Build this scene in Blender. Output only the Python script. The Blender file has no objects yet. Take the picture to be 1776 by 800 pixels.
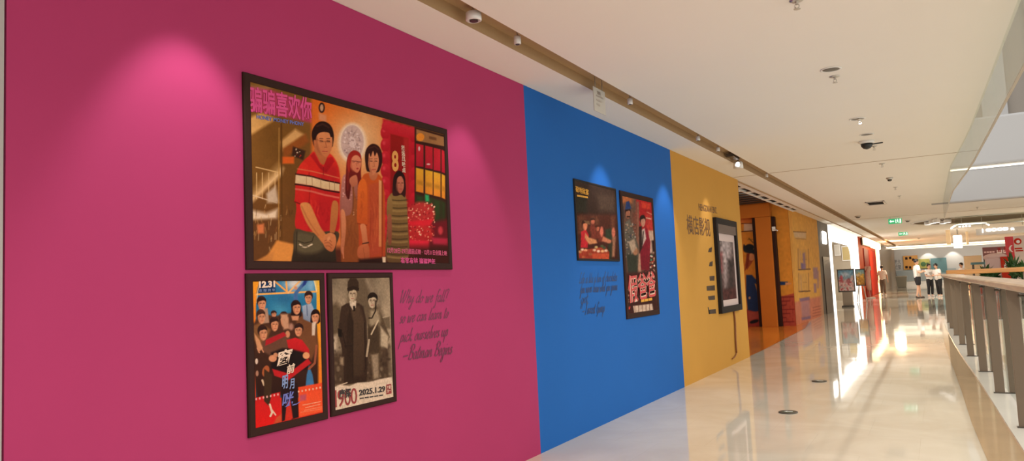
import bpy, bmesh, math, random
import numpy as np
from mathutils import Vector, Matrix
random.seed(7)
RNG = np.random.default_rng(7)
SC = bpy.context.scene
COL = SC.collection

# ------------------------------------------------------------------ camera
IMG_W, IMG_H = 1776, 800
FPX, YAW, PITCH, ROLL = 1303.449, 0.513151, 0.0771303, -0.0458166
CAM = np.array([3.03977, 0.0, 1.4])
_f = np.array([-math.sin(YAW)*math.cos(PITCH), math.cos(YAW)*math.cos(PITCH), math.sin(PITCH)])
_r = np.cross(_f, [0, 0, 1]); _r /= np.linalg.norm(_r)
_u = np.cross(_r, _f)
CR = math.cos(ROLL)*_r + math.sin(ROLL)*_u
CU = -math.sin(ROLL)*_r + math.cos(ROLL)*_u
CF = _f
cam_data = bpy.data.cameras.new('camera')
cam = bpy.data.objects.new('camera', cam_data); COL.objects.link(cam)
cam_data.sensor_fit = 'HORIZONTAL'; cam_data.sensor_width = 36.0
cam_data.lens = 36.0*FPX/IMG_W
cam_data.clip_start = 0.02; cam_data.clip_end = 400
M4 = Matrix.Identity(4)
for i in range(3):
    M4[i][0], M4[i][1], M4[i][2], M4[i][3] = CR[i], CU[i], -CF[i], CAM[i]
cam.matrix_world = M4
SC.camera = cam

def ray(px, py):
    return CF + CR*(px-IMG_W/2)/FPX - CU*(py-IMG_H/2)/FPX
def onX(px, py, x): d = ray(px, py); return CAM + d*((x-CAM[0])/d[0])
def onY(px, py, y): d = ray(px, py); return CAM + d*((y-CAM[1])/d[1])
def onZ(px, py, z): d = ray(px, py); return CAM + d*((z-CAM[2])/d[2])
def proj(P):
    d = np.asarray(P, float)-CAM; z = d@CF
    return np.stack([IMG_W/2+FPX*(d@CR)/z, IMG_H/2-FPX*(d@CU)/z], -1)

# ------------------------------------------------------------------ world, exposure
SC.view_settings.view_transform = 'Standard'
SC.view_settings.look = 'None'
SC.view_settings.gamma = 1.0
SC.view_settings.exposure = 0.50
SC.view_settings.use_curve_mapping = False
SC.cycles.max_bounces = 10
SC.cycles.diffuse_bounces = 6
SC.cycles.glossy_bounces = 6
SC.cycles.transparent_max_bounces = 16
SC.cycles.sample_clamp_indirect = 6.0
SC.cycles.caustics_reflective = False
SC.cycles.caustics_refractive = False
world = bpy.data.worlds.new('world'); SC.world = world
world.use_nodes = True
bg = world.node_tree.nodes['Background']
bg.inputs[0].default_value = (1.0, 0.985, 0.95, 1)
bg.inputs[1].default_value = 1.05

def lamp(name, kind, loc, energy, color=(1, 1, 1), target=None, **kw):
    d = bpy.data.lights.new(name, kind); d.energy = energy; d.color = color
    for k, v in kw.items(): setattr(d, k, v)
    o = bpy.data.objects.new(name, d); COL.objects.link(o); o.location = loc
    if target is not None:
        o.rotation_euler = (Vector(target)-Vector(loc)).to_track_quat('-Z', 'Y').to_euler()
    return o
# added fill: an unseen area lamp high over the atrium void
lamp('atrium_fill_lamp', 'AREA', (9, 10, 11), 650, (1, .97, .93), (7, 10, 0), shape='RECTANGLE', size=12, size_y=26)
for yy in (-3.0, 0.5, 3.6, 6.99, 9.47, 14.3, 17.0, 20.5, 25.0, 29.0, 36.0, 42.0, 49.0, 57.0, 66.0, 74.0):     # fill spots added along the row of unlit recessed downlights
    lamp('walkway_fill_lamp', 'SPOT', (2.36, yy, 3.15), 125 if yy < 34 else 230, (1, .955, .86), (2.36, yy, 0), spot_size=math.radians(150), spot_blend=1.0, shadow_soft_size=0.06)
for xx in (6.0, 9.5):
    for yy in (30, 42, 54, 66):
        lamp('plaza_fill_lamp', 'SPOT', (xx, yy, 3.15), 330, (1, .95, .86), (xx, yy, 0), spot_size=math.radians(150), spot_blend=1.0, shadow_soft_size=0.08)  # unseen spots added to brighten the plaza
for xx in (0.8, 3.4, 6.0, 8.8, 11.6):       # unseen spots added to brighten the end wall
    lamp('end_wall_fill_lamp', 'SPOT', (xx, 75.5, 3.45), 125, (1, .95, .88), (xx, 80, 1.6), spot_size=math.radians(140), spot_blend=1.0, shadow_soft_size=0.08)
WASH = [(0.52, 2.30), (0.52, 4.69), (0.52, 7.36), (0.52, 9.46), (0.52, 11.54)]
WASH_E = [44, 36, 34, 34, 34]
for (wx, wy), e in zip(WASH, WASH_E):
    lamp('wall_wash_lamp', 'SPOT', (wx, wy, 3.16), e, (1, .96, 1.0), (0.0, wy, 1.55),
         spot_size=math.radians(60), spot_blend=0.6, shadow_soft_size=0.03)

# ------------------------------------------------------------------ helpers
def lin1(c):
    c = c/255.0
    return c/12.92 if c <= 0.04045 else ((c+0.055)/1.055)**2.4
def L(r, g, b): return (lin1(r), lin1(g), lin1(b), 1.0)

def mat(name, col, rough=0.5, metal=0.0, noise=0.0, nscale=6.0, bump=0.0, bscale=40.0, emit=None, estr=0.0, spec=None, coat=0.0):
    m = bpy.data.materials.new(name); m.use_nodes = True
    nt = m.node_tree; b = nt.nodes['Principled BSDF']
    c = L(*col) if max(col) > 1.0 else tuple(col)+(1.0,)
    b.inputs['Base Color'].default_value = c
    b.inputs['Roughness'].default_value = rough
    b.inputs['Metallic'].default_value = metal
    if spec is not None: b.inputs['Specular IOR Level'].default_value = spec
    if coat: b.inputs['Coat Weight'].default_value = coat; b.inputs['Coat Roughness'].default_value = .05
    if noise or bump:
        tc = nt.nodes.new('ShaderNodeTexCoord')
    if noise:
        n = nt.nodes.new('ShaderNodeTexNoise'); n.inputs['Scale'].default_value = nscale; n.inputs['Detail'].default_value = 5
        nt.links.new(tc.outputs['Object'], n.inputs['Vector'])
        mx = nt.nodes.new('ShaderNodeMix'); mx.data_type = 'RGBA'
        mx.inputs[6].default_value = tuple(x*(1-noise) for x in c[:3])+(1,)
        mx.inputs[7].default_value = tuple(min(1, x*(1+noise)) for x in c[:3])+(1,)
        nt.links.new(n.outputs['Fac'], mx.inputs[0]); nt.links.new(mx.outputs[2], b.inputs['Base Color'])
    if bump:
        n2 = nt.nodes.new('ShaderNodeTexNoise'); n2.inputs['Scale'].default_value = bscale
        nt.links.new(tc.outputs['Object'], n2.inputs['Vector'])
        bp = nt.nodes.new('ShaderNodeBump'); bp.inputs['Strength'].default_value = bump; bp.inputs['Distance'].default_value = .01
        nt.links.new(n2.outputs['Fac'], bp.inputs['Height']); nt.links.new(bp.outputs[0], b.inputs['Normal'])
    if emit is not None:
        b.inputs['Emission Color'].default_value = L(*emit) if max(emit) > 1 else tuple(emit)+(1,)
        b.inputs['Emission Strength'].default_value = estr
    return m

def wood(name, c1, c2, rough=.35, scale=(1, 8, 8)):
    m = bpy.data.materials.new(name); m.use_nodes = True; nt = m.node_tree; b = nt.nodes['Principled BSDF']
    tc = nt.nodes.new('ShaderNodeTexCoord'); mp = nt.nodes.new('ShaderNodeMapping'); mp.inputs['Scale'].default_value = scale
    n = nt.nodes.new('ShaderNodeTexNoise'); n.inputs['Scale'].default_value = 2.5; n.inputs['Detail'].default_value = 6; n.inputs['Distortion'].default_value = .6
    cr = nt.nodes.new('ShaderNodeValToRGB'); cr.color_ramp.elements[0].color = L(*c1); cr.color_ramp.elements[1].color = L(*c2)
    cr.color_ramp.elements[0].position = .3; cr.color_ramp.elements[1].position = .7
    nt.links.new(tc.outputs['Object'], mp.inputs[0]); nt.links.new(mp.outputs[0], n.inputs['Vector'])
    nt.links.new(n.outputs['Fac'], cr.inputs[0]); nt.links.new(cr.outputs[0], b.inputs['Base Color'])
    b.inputs['Roughness'].default_value = rough
    return m

def glassmat(name, tint=(.93, .97, .94), ior=1.5):
    m = bpy.data.materials.new(name); m.use_nodes = True; nt = m.node_tree
    for n in list(nt.nodes): nt.nodes.remove(n)
    out = nt.nodes.new('ShaderNodeOutputMaterial'); mx = nt.nodes.new('ShaderNodeMixShader')
    tr = nt.nodes.new('ShaderNodeBsdfTransparent'); tr.inputs[0].default_value = tuple(tint)+(1,)
    gl = nt.nodes.new('ShaderNodeBsdfGlossy'); gl.inputs['Roughness'].default_value = .02
    fr = nt.nodes.new('ShaderNodeFresnel'); fr.inputs[0].default_value = ior
    ge = nt.nodes.new('ShaderNodeNewGeometry'); sb = nt.nodes.new('ShaderNodeMath'); sb.operation = 'SUBTRACT'; sb.inputs[0].default_value = 1.0
    nt.links.new(ge.outputs['Backfacing'], sb.inputs[1])   # only the outer faces of a pane mirror
    mu = nt.nodes.new('ShaderNodeMath'); mu.operation = 'MULTIPLY'; nt.links.new(fr.outputs[0], mu.inputs[0]); nt.links.new(sb.outputs[0], mu.inputs[1])
    nt.links.new(mu.outputs[0], mx.inputs[0]); nt.links.new(tr.outputs[0], mx.inputs[1]); nt.links.new(gl.outputs[0], mx.inputs[2])
    nt.links.new(mx.outputs[0], out.inputs[0])
    return m

def paintmat(name, rough=.5, spec=.3, coat=0.0):
    m = bpy.data.materials.new(name); m.use_nodes = True; nt = m.node_tree; b = nt.nodes['Principled BSDF']
    a = nt.nodes.new('ShaderNodeAttribute'); a.attribute_name = 'print'
    nt.links.new(a.outputs['Color'], b.inputs['Base Color'])
    b.inputs['Roughness'].default_value = rough; b.inputs['Specular IOR Level'].default_value = spec
    if coat: b.inputs['Coat Weight'].default_value = coat; b.inputs['Coat Roughness'].default_value = .08
    return m

def tag(o, label=None, cat=None, group=None, kind=None):
    if label: o['label'] = label
    if cat: o['category'] = cat
    if group: o['group'] = group
    if kind: o['kind'] = kind
    return o
def empty(name, loc, label=None, cat=None, group=None, rz=0.0):
    o = bpy.data.objects.new(name, None); COL.objects.link(o); o.location = loc; o.rotation_euler = (0, 0, rz)
    o.empty_display_size = .1
    return tag(o, label, cat, group)
def copy_tree(o, parent=None):
    c = o.copy(); COL.objects.link(c)
    if parent is not None: c.parent = parent
    for ch in o.children: copy_tree(ch, c)
    return c

class MB:
    """collects shapes (in local metres) and links them as ONE mesh object"""
    def __init__(self): self.bm = bmesh.new()
    def poly(self, pts):
        vs = [self.bm.verts.new(p) for p in pts]
        try: return self.bm.faces.new(vs)
        except ValueError: return None
    def hexa(self, p):   # 8 points, bottom 4 then top 4
        v = [self.bm.verts.new(q) for q in p]
        for f in ((3, 2, 1, 0), (4, 5, 6, 7), (0, 1, 5, 4), (1, 2, 6, 5), (2, 3, 7, 6), (3, 0, 4, 7)):
            self.bm.faces.new([v[i] for i in f])
        return self
    def box(self, x0, x1, y0, y1, z0, z1, bev=0.0):
        n0 = len(self.bm.verts)
        if bev <= 0:
            return self.hexa([(x0, y0, z0), (x1, y0, z0), (x1, y1, z0), (x0, y1, z0), (x0, y0, z1), (x1, y0, z1), (x1, y1, z1), (x0, y1, z1)])
        t = bmesh.new(); bmesh.ops.create_cube(t, size=1)
        for v in t.verts:
            v.co = Vector(((x0+x1)/2+v.co.x*(x1-x0), (y0+y1)/2+v.co.y*(y1-y0), (z0+z1)/2+v.co.z*(z1-z0)))
        bmesh.ops.bevel(t, geom=list(t.edges), offset=bev, segments=2, affect='EDGES', profile=.5)
        me = bpy.data.meshes.new('t'); t.to_mesh(me); t.free(); self.bm.from_mesh(me); bpy.data.meshes.remove(me)
        return self
    def tube(self, pts, r, seg=10, caps=True):
        pts = [Vector(p) for p in pts]; n = len(pts)
        rr = r if hasattr(r, '__len__') else [r]*n
        rings = []; up = None
        for i, p in enumerate(pts):
            d = (pts[min(i+1, n-1)]-pts[max(i-1, 0)]).normalized()
            if up is None: up = Vector((0, 0, 1)) if abs(d.z) < .9 else Vector((1, 0, 0))
            a = d.cross(up).normalized(); b = a.cross(d).normalized(); up = b
            rings.append([self.bm.verts.new(p+(a*math.cos(t)+b*math.sin(t))*rr[i]) for t in (2*math.pi*k/seg for k in range(seg))])
        for i in range(n-1):
            for k in range(seg):
                self.bm.faces.new((rings[i][k], rings[i][(k+1) % seg], rings[i+1][(k+1) % seg], rings[i+1][k]))
        if caps:
            self.bm.faces.new(rings[0][::-1]); self.bm.faces.new(rings[-1])
        return self
    def lathe(self, prof, c=(0, 0, 0), seg=24, axis='z'):
        rings = []
        for (r, h) in prof:
            ring = []
            for k in range(seg):
                t = 2*math.pi*k/seg; a, b = r*math.cos(t), r*math.sin(t)
                q = (a, b, h) if axis == 'z' else ((h, a, b) if axis == 'x' else (a, h, b))
                ring.append(self.bm.verts.new((c[0]+q[0], c[1]+q[1], c[2]+q[2])))
            rings.append(ring)
        for i in range(len(rings)-1):
            for k in range(seg):
                self.bm.faces.new((rings[i][k], rings[i][(k+1) % seg], rings[i+1][(k+1) % seg], rings[i+1][k]))
        self.bm.faces.new(rings[0][::-1]); self.bm.faces.new(rings[-1])
        return self
    def prism(self, pts, ext):
        """pts: planar outline in 3D; ext: extrusion vector"""
        e = Vector(ext)
        a = [self.bm.verts.new(p) for p in pts]; b = [self.bm.verts.new(Vector(p)+e) for p in pts]
        n = len(pts)
        self.bm.faces.new(a[::-1]); self.bm.faces.new(b)
        for i in range(n): self.bm.faces.new((a[i], a[(i+1) % n], b[(i+1) % n], b[i]))
        return self
    def ball(self, c, r, sx=1, sy=1, sz=1, u=16, v=10):
        t = bmesh.new(); bmesh.ops.create_uvsphere(t, u_segments=u, v_segments=v, radius=r)
        for q in t.verts: q.co = Vector((c[0]+q.co.x*sx, c[1]+q.co.y*sy, c[2]+q.co.z*sz))
        me = bpy.data.meshes.new('t'); t.to_mesh(me); t.free(); self.bm.from_mesh(me); bpy.data.meshes.remove(me)
        return self
    def build(self, name, m=None, parent=None, smooth=False, loc=None, nrm=True):
        if nrm: bmesh.ops.recalc_face_normals(self.bm, faces=list(self.bm.faces))
        me = bpy.data.meshes.new(name); self.bm.to_mesh(me); self.bm.free()
        if m is not None:
            for mm in (m if isinstance(m, (list, tuple)) else [m]): me.materials.append(mm)
        if smooth:
            for p in me.polygons: p.use_smooth = True
        o = bpy.data.objects.new(name, me); COL.objects.link(o)
        if parent is not None: o.parent = parent
        if loc is not None: o.location = loc
        return o
def struct(o, label, cat): return tag(o, label, cat, None, 'structure')

def frame_of(normal):
    """right, up, normal of an upright plane seen from its front"""
    n = Vector(normal); up = Vector((0, 0, 1)); r = up.cross(n).normalized()
    return r, up, n

def text_mesh(body, name, m, parent, origin, normal, w, h, bold=0.0, depth=.002, shear=0.0, align='fit', tilt=0.0):
    """lettering as a mesh, fitted into w x h with its lower left corner at origin"""
    cu = bpy.data.curves.new(name, 'FONT'); cu.body = body; cu.size = 1.0; cu.extrude = 0.001
    cu.offset = bold; cu.shear = shear; cu.resolution_u = 3
    to = bpy.data.objects.new('tmp_text', cu); COL.objects.link(to)
    dg = bpy.context.evaluated_depsgraph_get()
    me = bpy.data.meshes.new_from_object(to.evaluated_get(dg), depsgraph=dg)
    bpy.data.objects.remove(to); bpy.data.curves.remove(cu)
    n = len(me.vertices); co = np.empty(n*3); me.vertices.foreach_get('co', co); co = co.reshape(-1, 3)
    lo, hi = co.min(0), co.max(0); s = hi-lo; s[s == 0] = 1
    q = (co-lo)/s
    X = q[:, 0]*w; Y = q[:, 1]*h + X*tilt; Z = q[:, 2]*depth
    r, u, nn = [np.array(v) for v in frame_of(normal)]
    P = np.array(origin)[None]+X[:, None]*r+Y[:, None]*u+Z[:, None]*nn
    if parent is not None: P = P-np.array(parent_world(parent))
    me.vertices.foreach_set('co', P.ravel()); me.materials.clear(); me.materials.append(m); me.update()
    o = bpy.data.objects.new(name, me); COL.objects.link(o)
    if parent is not None: o.parent = parent
    return o
def parent_world(p):
    v = Vector(p.location)
    while p.parent is not None: p = p.parent; v += Vector(p.location)
    return v

def smooth_pts(pts, k=6, closed=False):
    pts = [np.array(p, float) for p in pts]; n = len(pts); out = []
    rng = range(n if closed else n-1)
    for i in rng:
        p1, p2 = pts[i], pts[(i+1) % n]
        p0 = pts[(i-1) % n] if (closed or i > 0) else p1
        p3 = pts[(i+2) % n] if (closed or i+2 < n) else p2
        for j in range(k):
            t = j/k
            out.append(.5*((2*p1)+(-p0+p2)*t+(2*p0-5*p1+4*p2-p3)*t*t+(-p0+3*p1-3*p2+p3)*t**3))
    if not closed: out.append(pts[-1])
    return np.array(out)

# ------------------------------------------------------------------ printed artwork: a fine mesh with one ink colour per vertex
def s2l(c):
    c = np.clip(np.asarray(c, float)/255, 0, 1)
    return np.where(c <= .04045, c/12.92, ((c+.055)/1.055)**2.4)
class Art:
    def __init__(self, origin, ru, rv, nx, ny, bg):
        """origin: lower-left corner, ru/rv: full edge vectors"""
        self.o, self.ru, self.rv, self.nx, self.ny = np.array(origin, float), np.array(ru, float), np.array(rv, float), nx, ny
        u, v = np.meshgrid(np.linspace(0, 1, nx), np.linspace(0, 1, ny))
        self.u, self.v = u.ravel(), v.ravel()
        self.P = self.o+self.u[:, None]*self.ru+self.v[:, None]*self.rv
        self.q = proj(self.P)
        self.c = np.tile(np.array(bg, float), (nx*ny, 1))
    def _blend(self, idx, a, col, col2=None, dirn='v'):
        a = a[:, None]
        c = np.array(col, float)[None]
        if col2 is not None:
            y = self.q[idx, 1] if dirn == 'v' else self.q[idx, 0]
            t = ((y-y.min())/max(1e-6, y.max()-y.min()))[:, None]
            c = c*(1-t)+np.array(col2, float)[None]*t
        self.c[idx] = self.c[idx]*(1-a)+c*a
    def _box(self, lo, hi, m):
        q = self.q
        return np.nonzero((q[:, 0] > lo[0]-m) & (q[:, 0] < hi[0]+m) & (q[:, 1] > lo[1]-m) & (q[:, 1] < hi[1]+m))[0]
    def poly(self, pts, col, col2=None, soft=.8, sm=False, a=1.0, dirn='v'):
        p = smooth_pts(pts, 5, True) if sm else np.array(pts, float)
        idx = self._box(p.min(0), p.max(0), soft*2)
        if not len(idx): return self
        X, Y = self.q[idx, 0], self.q[idx, 1]
        ins = np.zeros(len(idx), bool); d2 = np.full(len(idx), 1e9)
        n = len(p)
        for i in range(n):
            (x0, y0), (x1, y1) = p[i], p[(i+1) % n]
            dx, dy = x1-x0, y1-y0; l2 = dx*dx+dy*dy
            if l2 < 1e-12: continue
            t = np.clip(((X-x0)*dx+(Y-y0)*dy)/l2, 0, 1)
            d2 = np.minimum(d2, (X-x0-t*dx)**2+(Y-y0-t*dy)**2)
            c = (y0 > Y) != (y1 > Y)
            if dy != 0: ins ^= c & (X < (x1-x0)*(Y-y0)/dy+x0)
        sd = np.sqrt(d2)*np.where(ins, -1, 1)
        self._blend(idx, a*np.clip(.5-sd/(2*soft), 0, 1), col, col2, dirn)
        return self
    def ell(self, cx, cy, rx, ry, col, col2=None, soft=.8, rot=0.0, a=1.0):
        t = np.linspace(0, 2*np.pi, 22, endpoint=False); c, s = math.cos(math.radians(rot)), math.sin(math.radians(rot))
        x, y = rx*np.cos(t), ry*np.sin(t)
        return self.poly(np.stack([cx+c*x-s*y, cy+s*x+c*y], 1), col, col2, soft, a=a)
    def line(self, pts, w, col, soft=.5, sm=False, a=1.0):
        p = smooth_pts(pts, 5) if sm else np.array(pts, float)
        idx = self._box(p.min(0), p.max(0), w+soft*2)
        if not len(idx): return self
        X, Y = self.q[idx, 0], self.q[idx, 1]; d2 = np.full(len(idx), 1e9)
        for i in range(len(p)-1):
            (x0, y0), (x1, y1) = p[i], p[i+1]
            dx, dy = x1-x0, y1-y0; l2 = max(dx*dx+dy*dy, 1e-9)
            t = np.clip(((X-x0)*dx+(Y-y0)*dy)/l2, 0, 1)
            d2 = np.minimum(d2, (X-x0-t*dx)**2+(Y-y0-t*dy)**2)
        self._blend(idx, a*np.clip(.5-(np.sqrt(d2)-w/2)/(2*soft), 0, 1), col)
        return self
    def glow(self, cx, cy, rx, ry, col, a=1.0):
        d = ((self.q[:, 0]-cx)/rx)**2+((self.q[:, 1]-cy)/ry)**2
        self._blend(np.arange(len(self.q)), a*np.exp(-d), col); return self
    def mottle(self, amp, cell=6, lo=None, hi=None):
        gx, gy = max(2, self.nx//cell), max(2, self.ny//cell)
        g = RNG.normal(0, 1, (gy+2, gx+2))
        fx, fy = self.u*gx, self.v*gy; ix, iy = fx.astype(int), fy.astype(int); tx, ty = fx-ix, fy-iy
        n = (g[iy, ix]*(1-tx)+g[iy, ix+1]*tx)*(1-ty)+(g[iy+1, ix]*(1-tx)+g[iy+1, ix+1]*tx)*ty
        k = np.ones(len(n))
        if lo is not None:
            k = ((self.q[:, 0] > lo[0]) & (self.q[:, 0] < hi[0]) & (self.q[:, 1] > lo[1]) & (self.q[:, 1] < hi[1])).astype(float)
        self.c = np.clip(self.c*(1+(amp*n*k)[:, None]), 0, 255); return self
    def specks(self, lo, hi, n, cols, smin=.5, smax=1.4):
        for _ in range(n):
            x, y = random.uniform(lo[0], hi[0]), random.uniform(lo[1], hi[1])
            self.ell(x, y, random.uniform(smin, smax), random.uniform(smin, smax), random.choice(cols), soft=.5)
        return self
    def head(self, x, y, rx, ry, skin=(215, 165, 125), hair=(45, 28, 20), turn=0.0, rot=0.0, long=0.0, shade=(165, 110, 80), detail=True, back=True):
        """a plain generic face: hair mass, face oval, brows, eyes, nose and mouth strokes"""
        sg = 1 if turn >= 0 else -1; t = abs(turn)
        if back:
            self.ell(x-sg*t*rx*.22, y-ry*.36, rx*1.10, ry*.86, hair)
            if long > 0:
                self.poly([(x-rx*1.08, y-ry*.5), (x+rx*1.08, y-ry*.5), (x+rx*1.22, y+ry*(.7+long)), (x+rx*.7, y+ry*(1+long)), (x-rx*.8, y+ry*(1+long)), (x-rx*1.25, y+ry*(.7+long))], hair, soft=1.0)
        cx = x+sg*t*rx*.12
        self.poly([(cx-rx*.84, y-ry*.45), (cx+rx*.84, y-ry*.45), (cx+rx*.88, y+ry*.15), (cx+rx*.66, y+ry*.72), (cx+rx*.25, y+ry*1.04), (cx-rx*.25, y+ry*1.04), (cx-rx*.66, y+ry*.72), (cx-rx*.88, y+ry*.15)], skin, sm=True)
        self.poly([(cx-sg*rx*.86, y-ry*.3), (cx-sg*rx*.45, y), (cx-sg*rx*.42, y+ry*.6), (cx-sg*rx*.2, y+ry*1.02), (cx-sg*rx*.66, y+ry*.7)], shade, soft=1.4, a=.6)
        # fringe, parted to one side
        self.poly([(x-rx*1.0, y+ry*.05), (x-rx*1.02, y-ry*.6), (x-rx*.5, y-ry*1.12), (x+rx*.3, y-ry*1.16), (x+rx*.98, y-ry*.7), (x+rx*1.0, y-ry*.05),
                   (cx+rx*.78, y-ry*.38), (cx+rx*.30, y-ry*.62), (cx-rx*.15, y-ry*.44), (cx-rx*.72, y-ry*.34)], hair, soft=.7)
        self.line([(x-rx*.4, y-ry*1.0), (x+rx*.4, y-ry*.98)], max(.6, rx*.16), tuple(min(255, c*1.7) for c in hair), soft=1.2, a=.6)
        if detail:
            ex = rx*.36; fx = cx+sg*t*rx*.16; w = max(.55, rx*.13)
            for s in (-1, 1):
                self.line([(fx+s*ex-rx*.17, y-ry*.02), (fx+s*ex+rx*.17, y-ry*.02)], w, (50, 28, 22), soft=.4)
                self.line([(fx+s*ex-rx*.2, y-ry*.18), (fx+s*ex+rx*.2, y-ry*.2)], w*.7, (70, 42, 30), soft=.4, a=.8)
            self.line([(fx, y), (fx+sg*rx*.12, y+ry*.32)], w*.8, shade, soft=.5, a=.9)
            self.line([(fx-rx*.12, y+ry*.36), (fx+rx*.16, y+ry*.36)], w*.6, shade, soft=.4, a=.8)
            self.line([(fx-rx*.24, y+ry*.62), (fx+rx*.26, y+ry*.60)], w*1.0, (160, 66, 58), soft=.4)
        return self
    def folds(self, pts, n, col, w=1.2, a=.35):
        """soft cloth folds inside a garment outline"""
        p = np.array(pts, float); lo, hi = p.min(0), p.max(0)
        for _ in range(n):
            x = random.uniform(lo[0]+.15*(hi[0]-lo[0]), hi[0]-.15*(hi[0]-lo[0])); y = random.uniform(lo[1]+.1*(hi[1]-lo[1]), hi[1]-.3*(hi[1]-lo[1]))
            l = random.uniform(.12, .3)*(hi[1]-lo[1])
            self.line([(x, y), (x+random.uniform(-2, 2), y+l*.5), (x+random.uniform(-4, 4), y+l)], w, col, soft=1.2, sm=True, a=a)
        return self
    def build(self, name, m, parent, gain=(1, 1, 1), loc=None):
        nx, ny = self.nx, self.ny
        P = self.P-(np.array(parent_world(parent)) if parent is not None else 0)
        i = (np.arange(ny-1)[:, None]*nx+np.arange(nx-1)[None]).ravel()
        F = np.stack([i, i+1, i+1+nx, i+nx], 1)
        me = bpy.data.meshes.new(name)
        me.vertices.add(nx*ny); me.vertices.foreach_set('co', P.ravel())
        me.loops.add(F.size); me.loops.foreach_set('vertex_index', F.ravel())
        me.polygons.add(len(F)); me.polygons.foreach_set('loop_start', np.arange(0, F.size, 4))
        me.update(calc_edges=True)
        at = me.color_attributes.new('print', 'FLOAT_COLOR', 'POINT')
        lc = np.clip(s2l(self.c)*np.array(gain), 0, .95)
        at.data.foreach_set('color', np.concatenate([lc, np.ones((len(lc), 1))], 1).ravel())
        me.materials.append(m); me.validate(); me.update()
        o = bpy.data.objects.new(name, me); COL.objects.link(o)
        if parent is not None: o.parent = parent
        return o
# ================================================================== materials
CEIL_Z = 3.177
M = {}
M['pink'] = mat('pink_paint', (.37, .035, .118), .75, noise=.05, nscale=1.5, spec=.15)
M['blue'] = mat('blue_paint', (.013, .112, .40), .75, noise=.05, nscale=1.5, spec=.15)
M['yellow'] = mat('yellow_paint', (.53, .270, .052), .75, noise=.05, nscale=1.5, spec=.15)
M['ceil'] = mat('ceiling_paint', (.82, .78, .72), .85, noise=.02, nscale=.8, spec=.1)
M['white_trim'] = mat('white_trim', (.78, .75, .70), .5)
M['slot'] = mat('slot_brown', (.40, .26, .13), .6)
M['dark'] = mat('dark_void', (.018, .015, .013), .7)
M['grey_panel'] = mat('pale_grey_panel', (.33, .32, .315), .55, noise=.02, nscale=.6)
M['cream'] = mat('cream_wall', (.72, .62, .48), .6, noise=.04, nscale=.7)
M['shop_wall'] = mat('shop_beige_wall', (.40, .33, .24), .6, noise=.04)
M['end_grey'] = mat('end_wall_grey', (.50, .48, .45), .55)
M['brown'] = mat('brown_stone', (.24, .16, .10), .3, noise=.25, nscale=2.5)
M['border'] = mat('tan_border_stone', (.50, .35, .21), .07, noise=.15, nscale=3)
M['curb'] = mat('white_curb_stone', (.74, .70, .64), .12, noise=.06, nscale=3)
M['frame'] = mat('dark_brown_frame', (.030, .011, .008), .6, spec=.12)
M['black'] = mat('black_plastic', (.012, .012, .013), .4)
M['black_frame'] = mat('black_frame', (.022, .018, .017), .6, spec=.12)
M['metal'] = mat('brushed_metal', (.55, .52, .48), .35, metal=.9)
M['darkmetal'] = mat('dark_metal', (.10, .085, .07), .4, metal=.6)
M['post'] = mat('taupe_post', (.185, .130, .088), .42)
M['chrome'] = mat('chrome', (.8, .78, .75), .15, metal=1.0)
M['glass'] = glassmat('clear_glass')
M['orange'] = mat('orange_paint', (.52, .15, .018), .7, spec=.15, noise=.06, nscale=2)
M['white_plastic'] = mat('white_plastic', (.75, .73, .70), .35)
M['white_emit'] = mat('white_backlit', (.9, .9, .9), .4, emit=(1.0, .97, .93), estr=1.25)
M['warm_emit'] = mat('warm_backlit', (.9, .8, .6), .4, emit=(1.0, .78, .45), estr=1.7)
M['strip_emit'] = mat('cove_strip_light', (.9, .9, .85), .4, emit=(1.0, .88, .70), estr=2.6)
M['lantern_emit'] = mat('lantern_glass', (.9, .9, .85), .4, emit=(1.0, .95, .86), estr=3.5)
M['orange_emit'] = mat('orange_tube', (.9, .6, .3), .4, emit=(1.0, .62, .28), estr=2.2)
M['red'] = mat('red_panel', (.50, .030, .012), .65, spec=.1, noise=.05, nscale=1)
M['red_dark'] = mat('dark_red_door', (.26, .018, .012), .6, spec=.1)
M['coral'] = mat('orange_red_wall', (.60, .085, .022), .65, spec=.1)
M['leaf'] = mat('leaf_green', (.045, .115, .030), .5, noise=.3, nscale=20)
M['green_sign'] = mat('green_sign', (.02, .30, .12), .4, emit=(.02, .42, .16), estr=.55)
M['white_sign'] = mat('white_sign', (.85, .88, .85), .4, emit=(.8, .95, .85), estr=.8)
M['teal'] = mat('teal_board', (.085, .185, .195), .5)
M['skin'] = mat('skin', (.62, .36, .24), .55)
M['hair'] = mat('black_hair', (.012, .009, .008), .5)
M['shirt_white'] = mat('white_cotton', (.80, .78, .75), .85)
M['cloth_black'] = mat('black_cotton', (.014, .013, .015), .9)
M['cloth_grey'] = mat('grey_brown_cotton', (.20, .165, .13), .9)
M['shoe_white'] = mat('white_shoe', (.7, .68, .65), .6)
M['shoe_dark'] = mat('dark_shoe', (.06, .04, .03), .6)
M['print'] = paintmat('printed_paper', .6, .06)
M['mural'] = paintmat('mural_paint', .7, .15)
M['wood_rail'] = wood('rail_wood', (150, 122, 96), (186, 158, 126), .3, (8, .6, 8))
M['wood_far'] = wood('orange_rail_wood', (178, 118, 58), (206, 146, 80), .35, (.6, 8, 8))
M['wood_floor'] = wood('orange_wood_floor', (190, 98, 30), (226, 138, 52), .16, (6, .8, 6))

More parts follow.
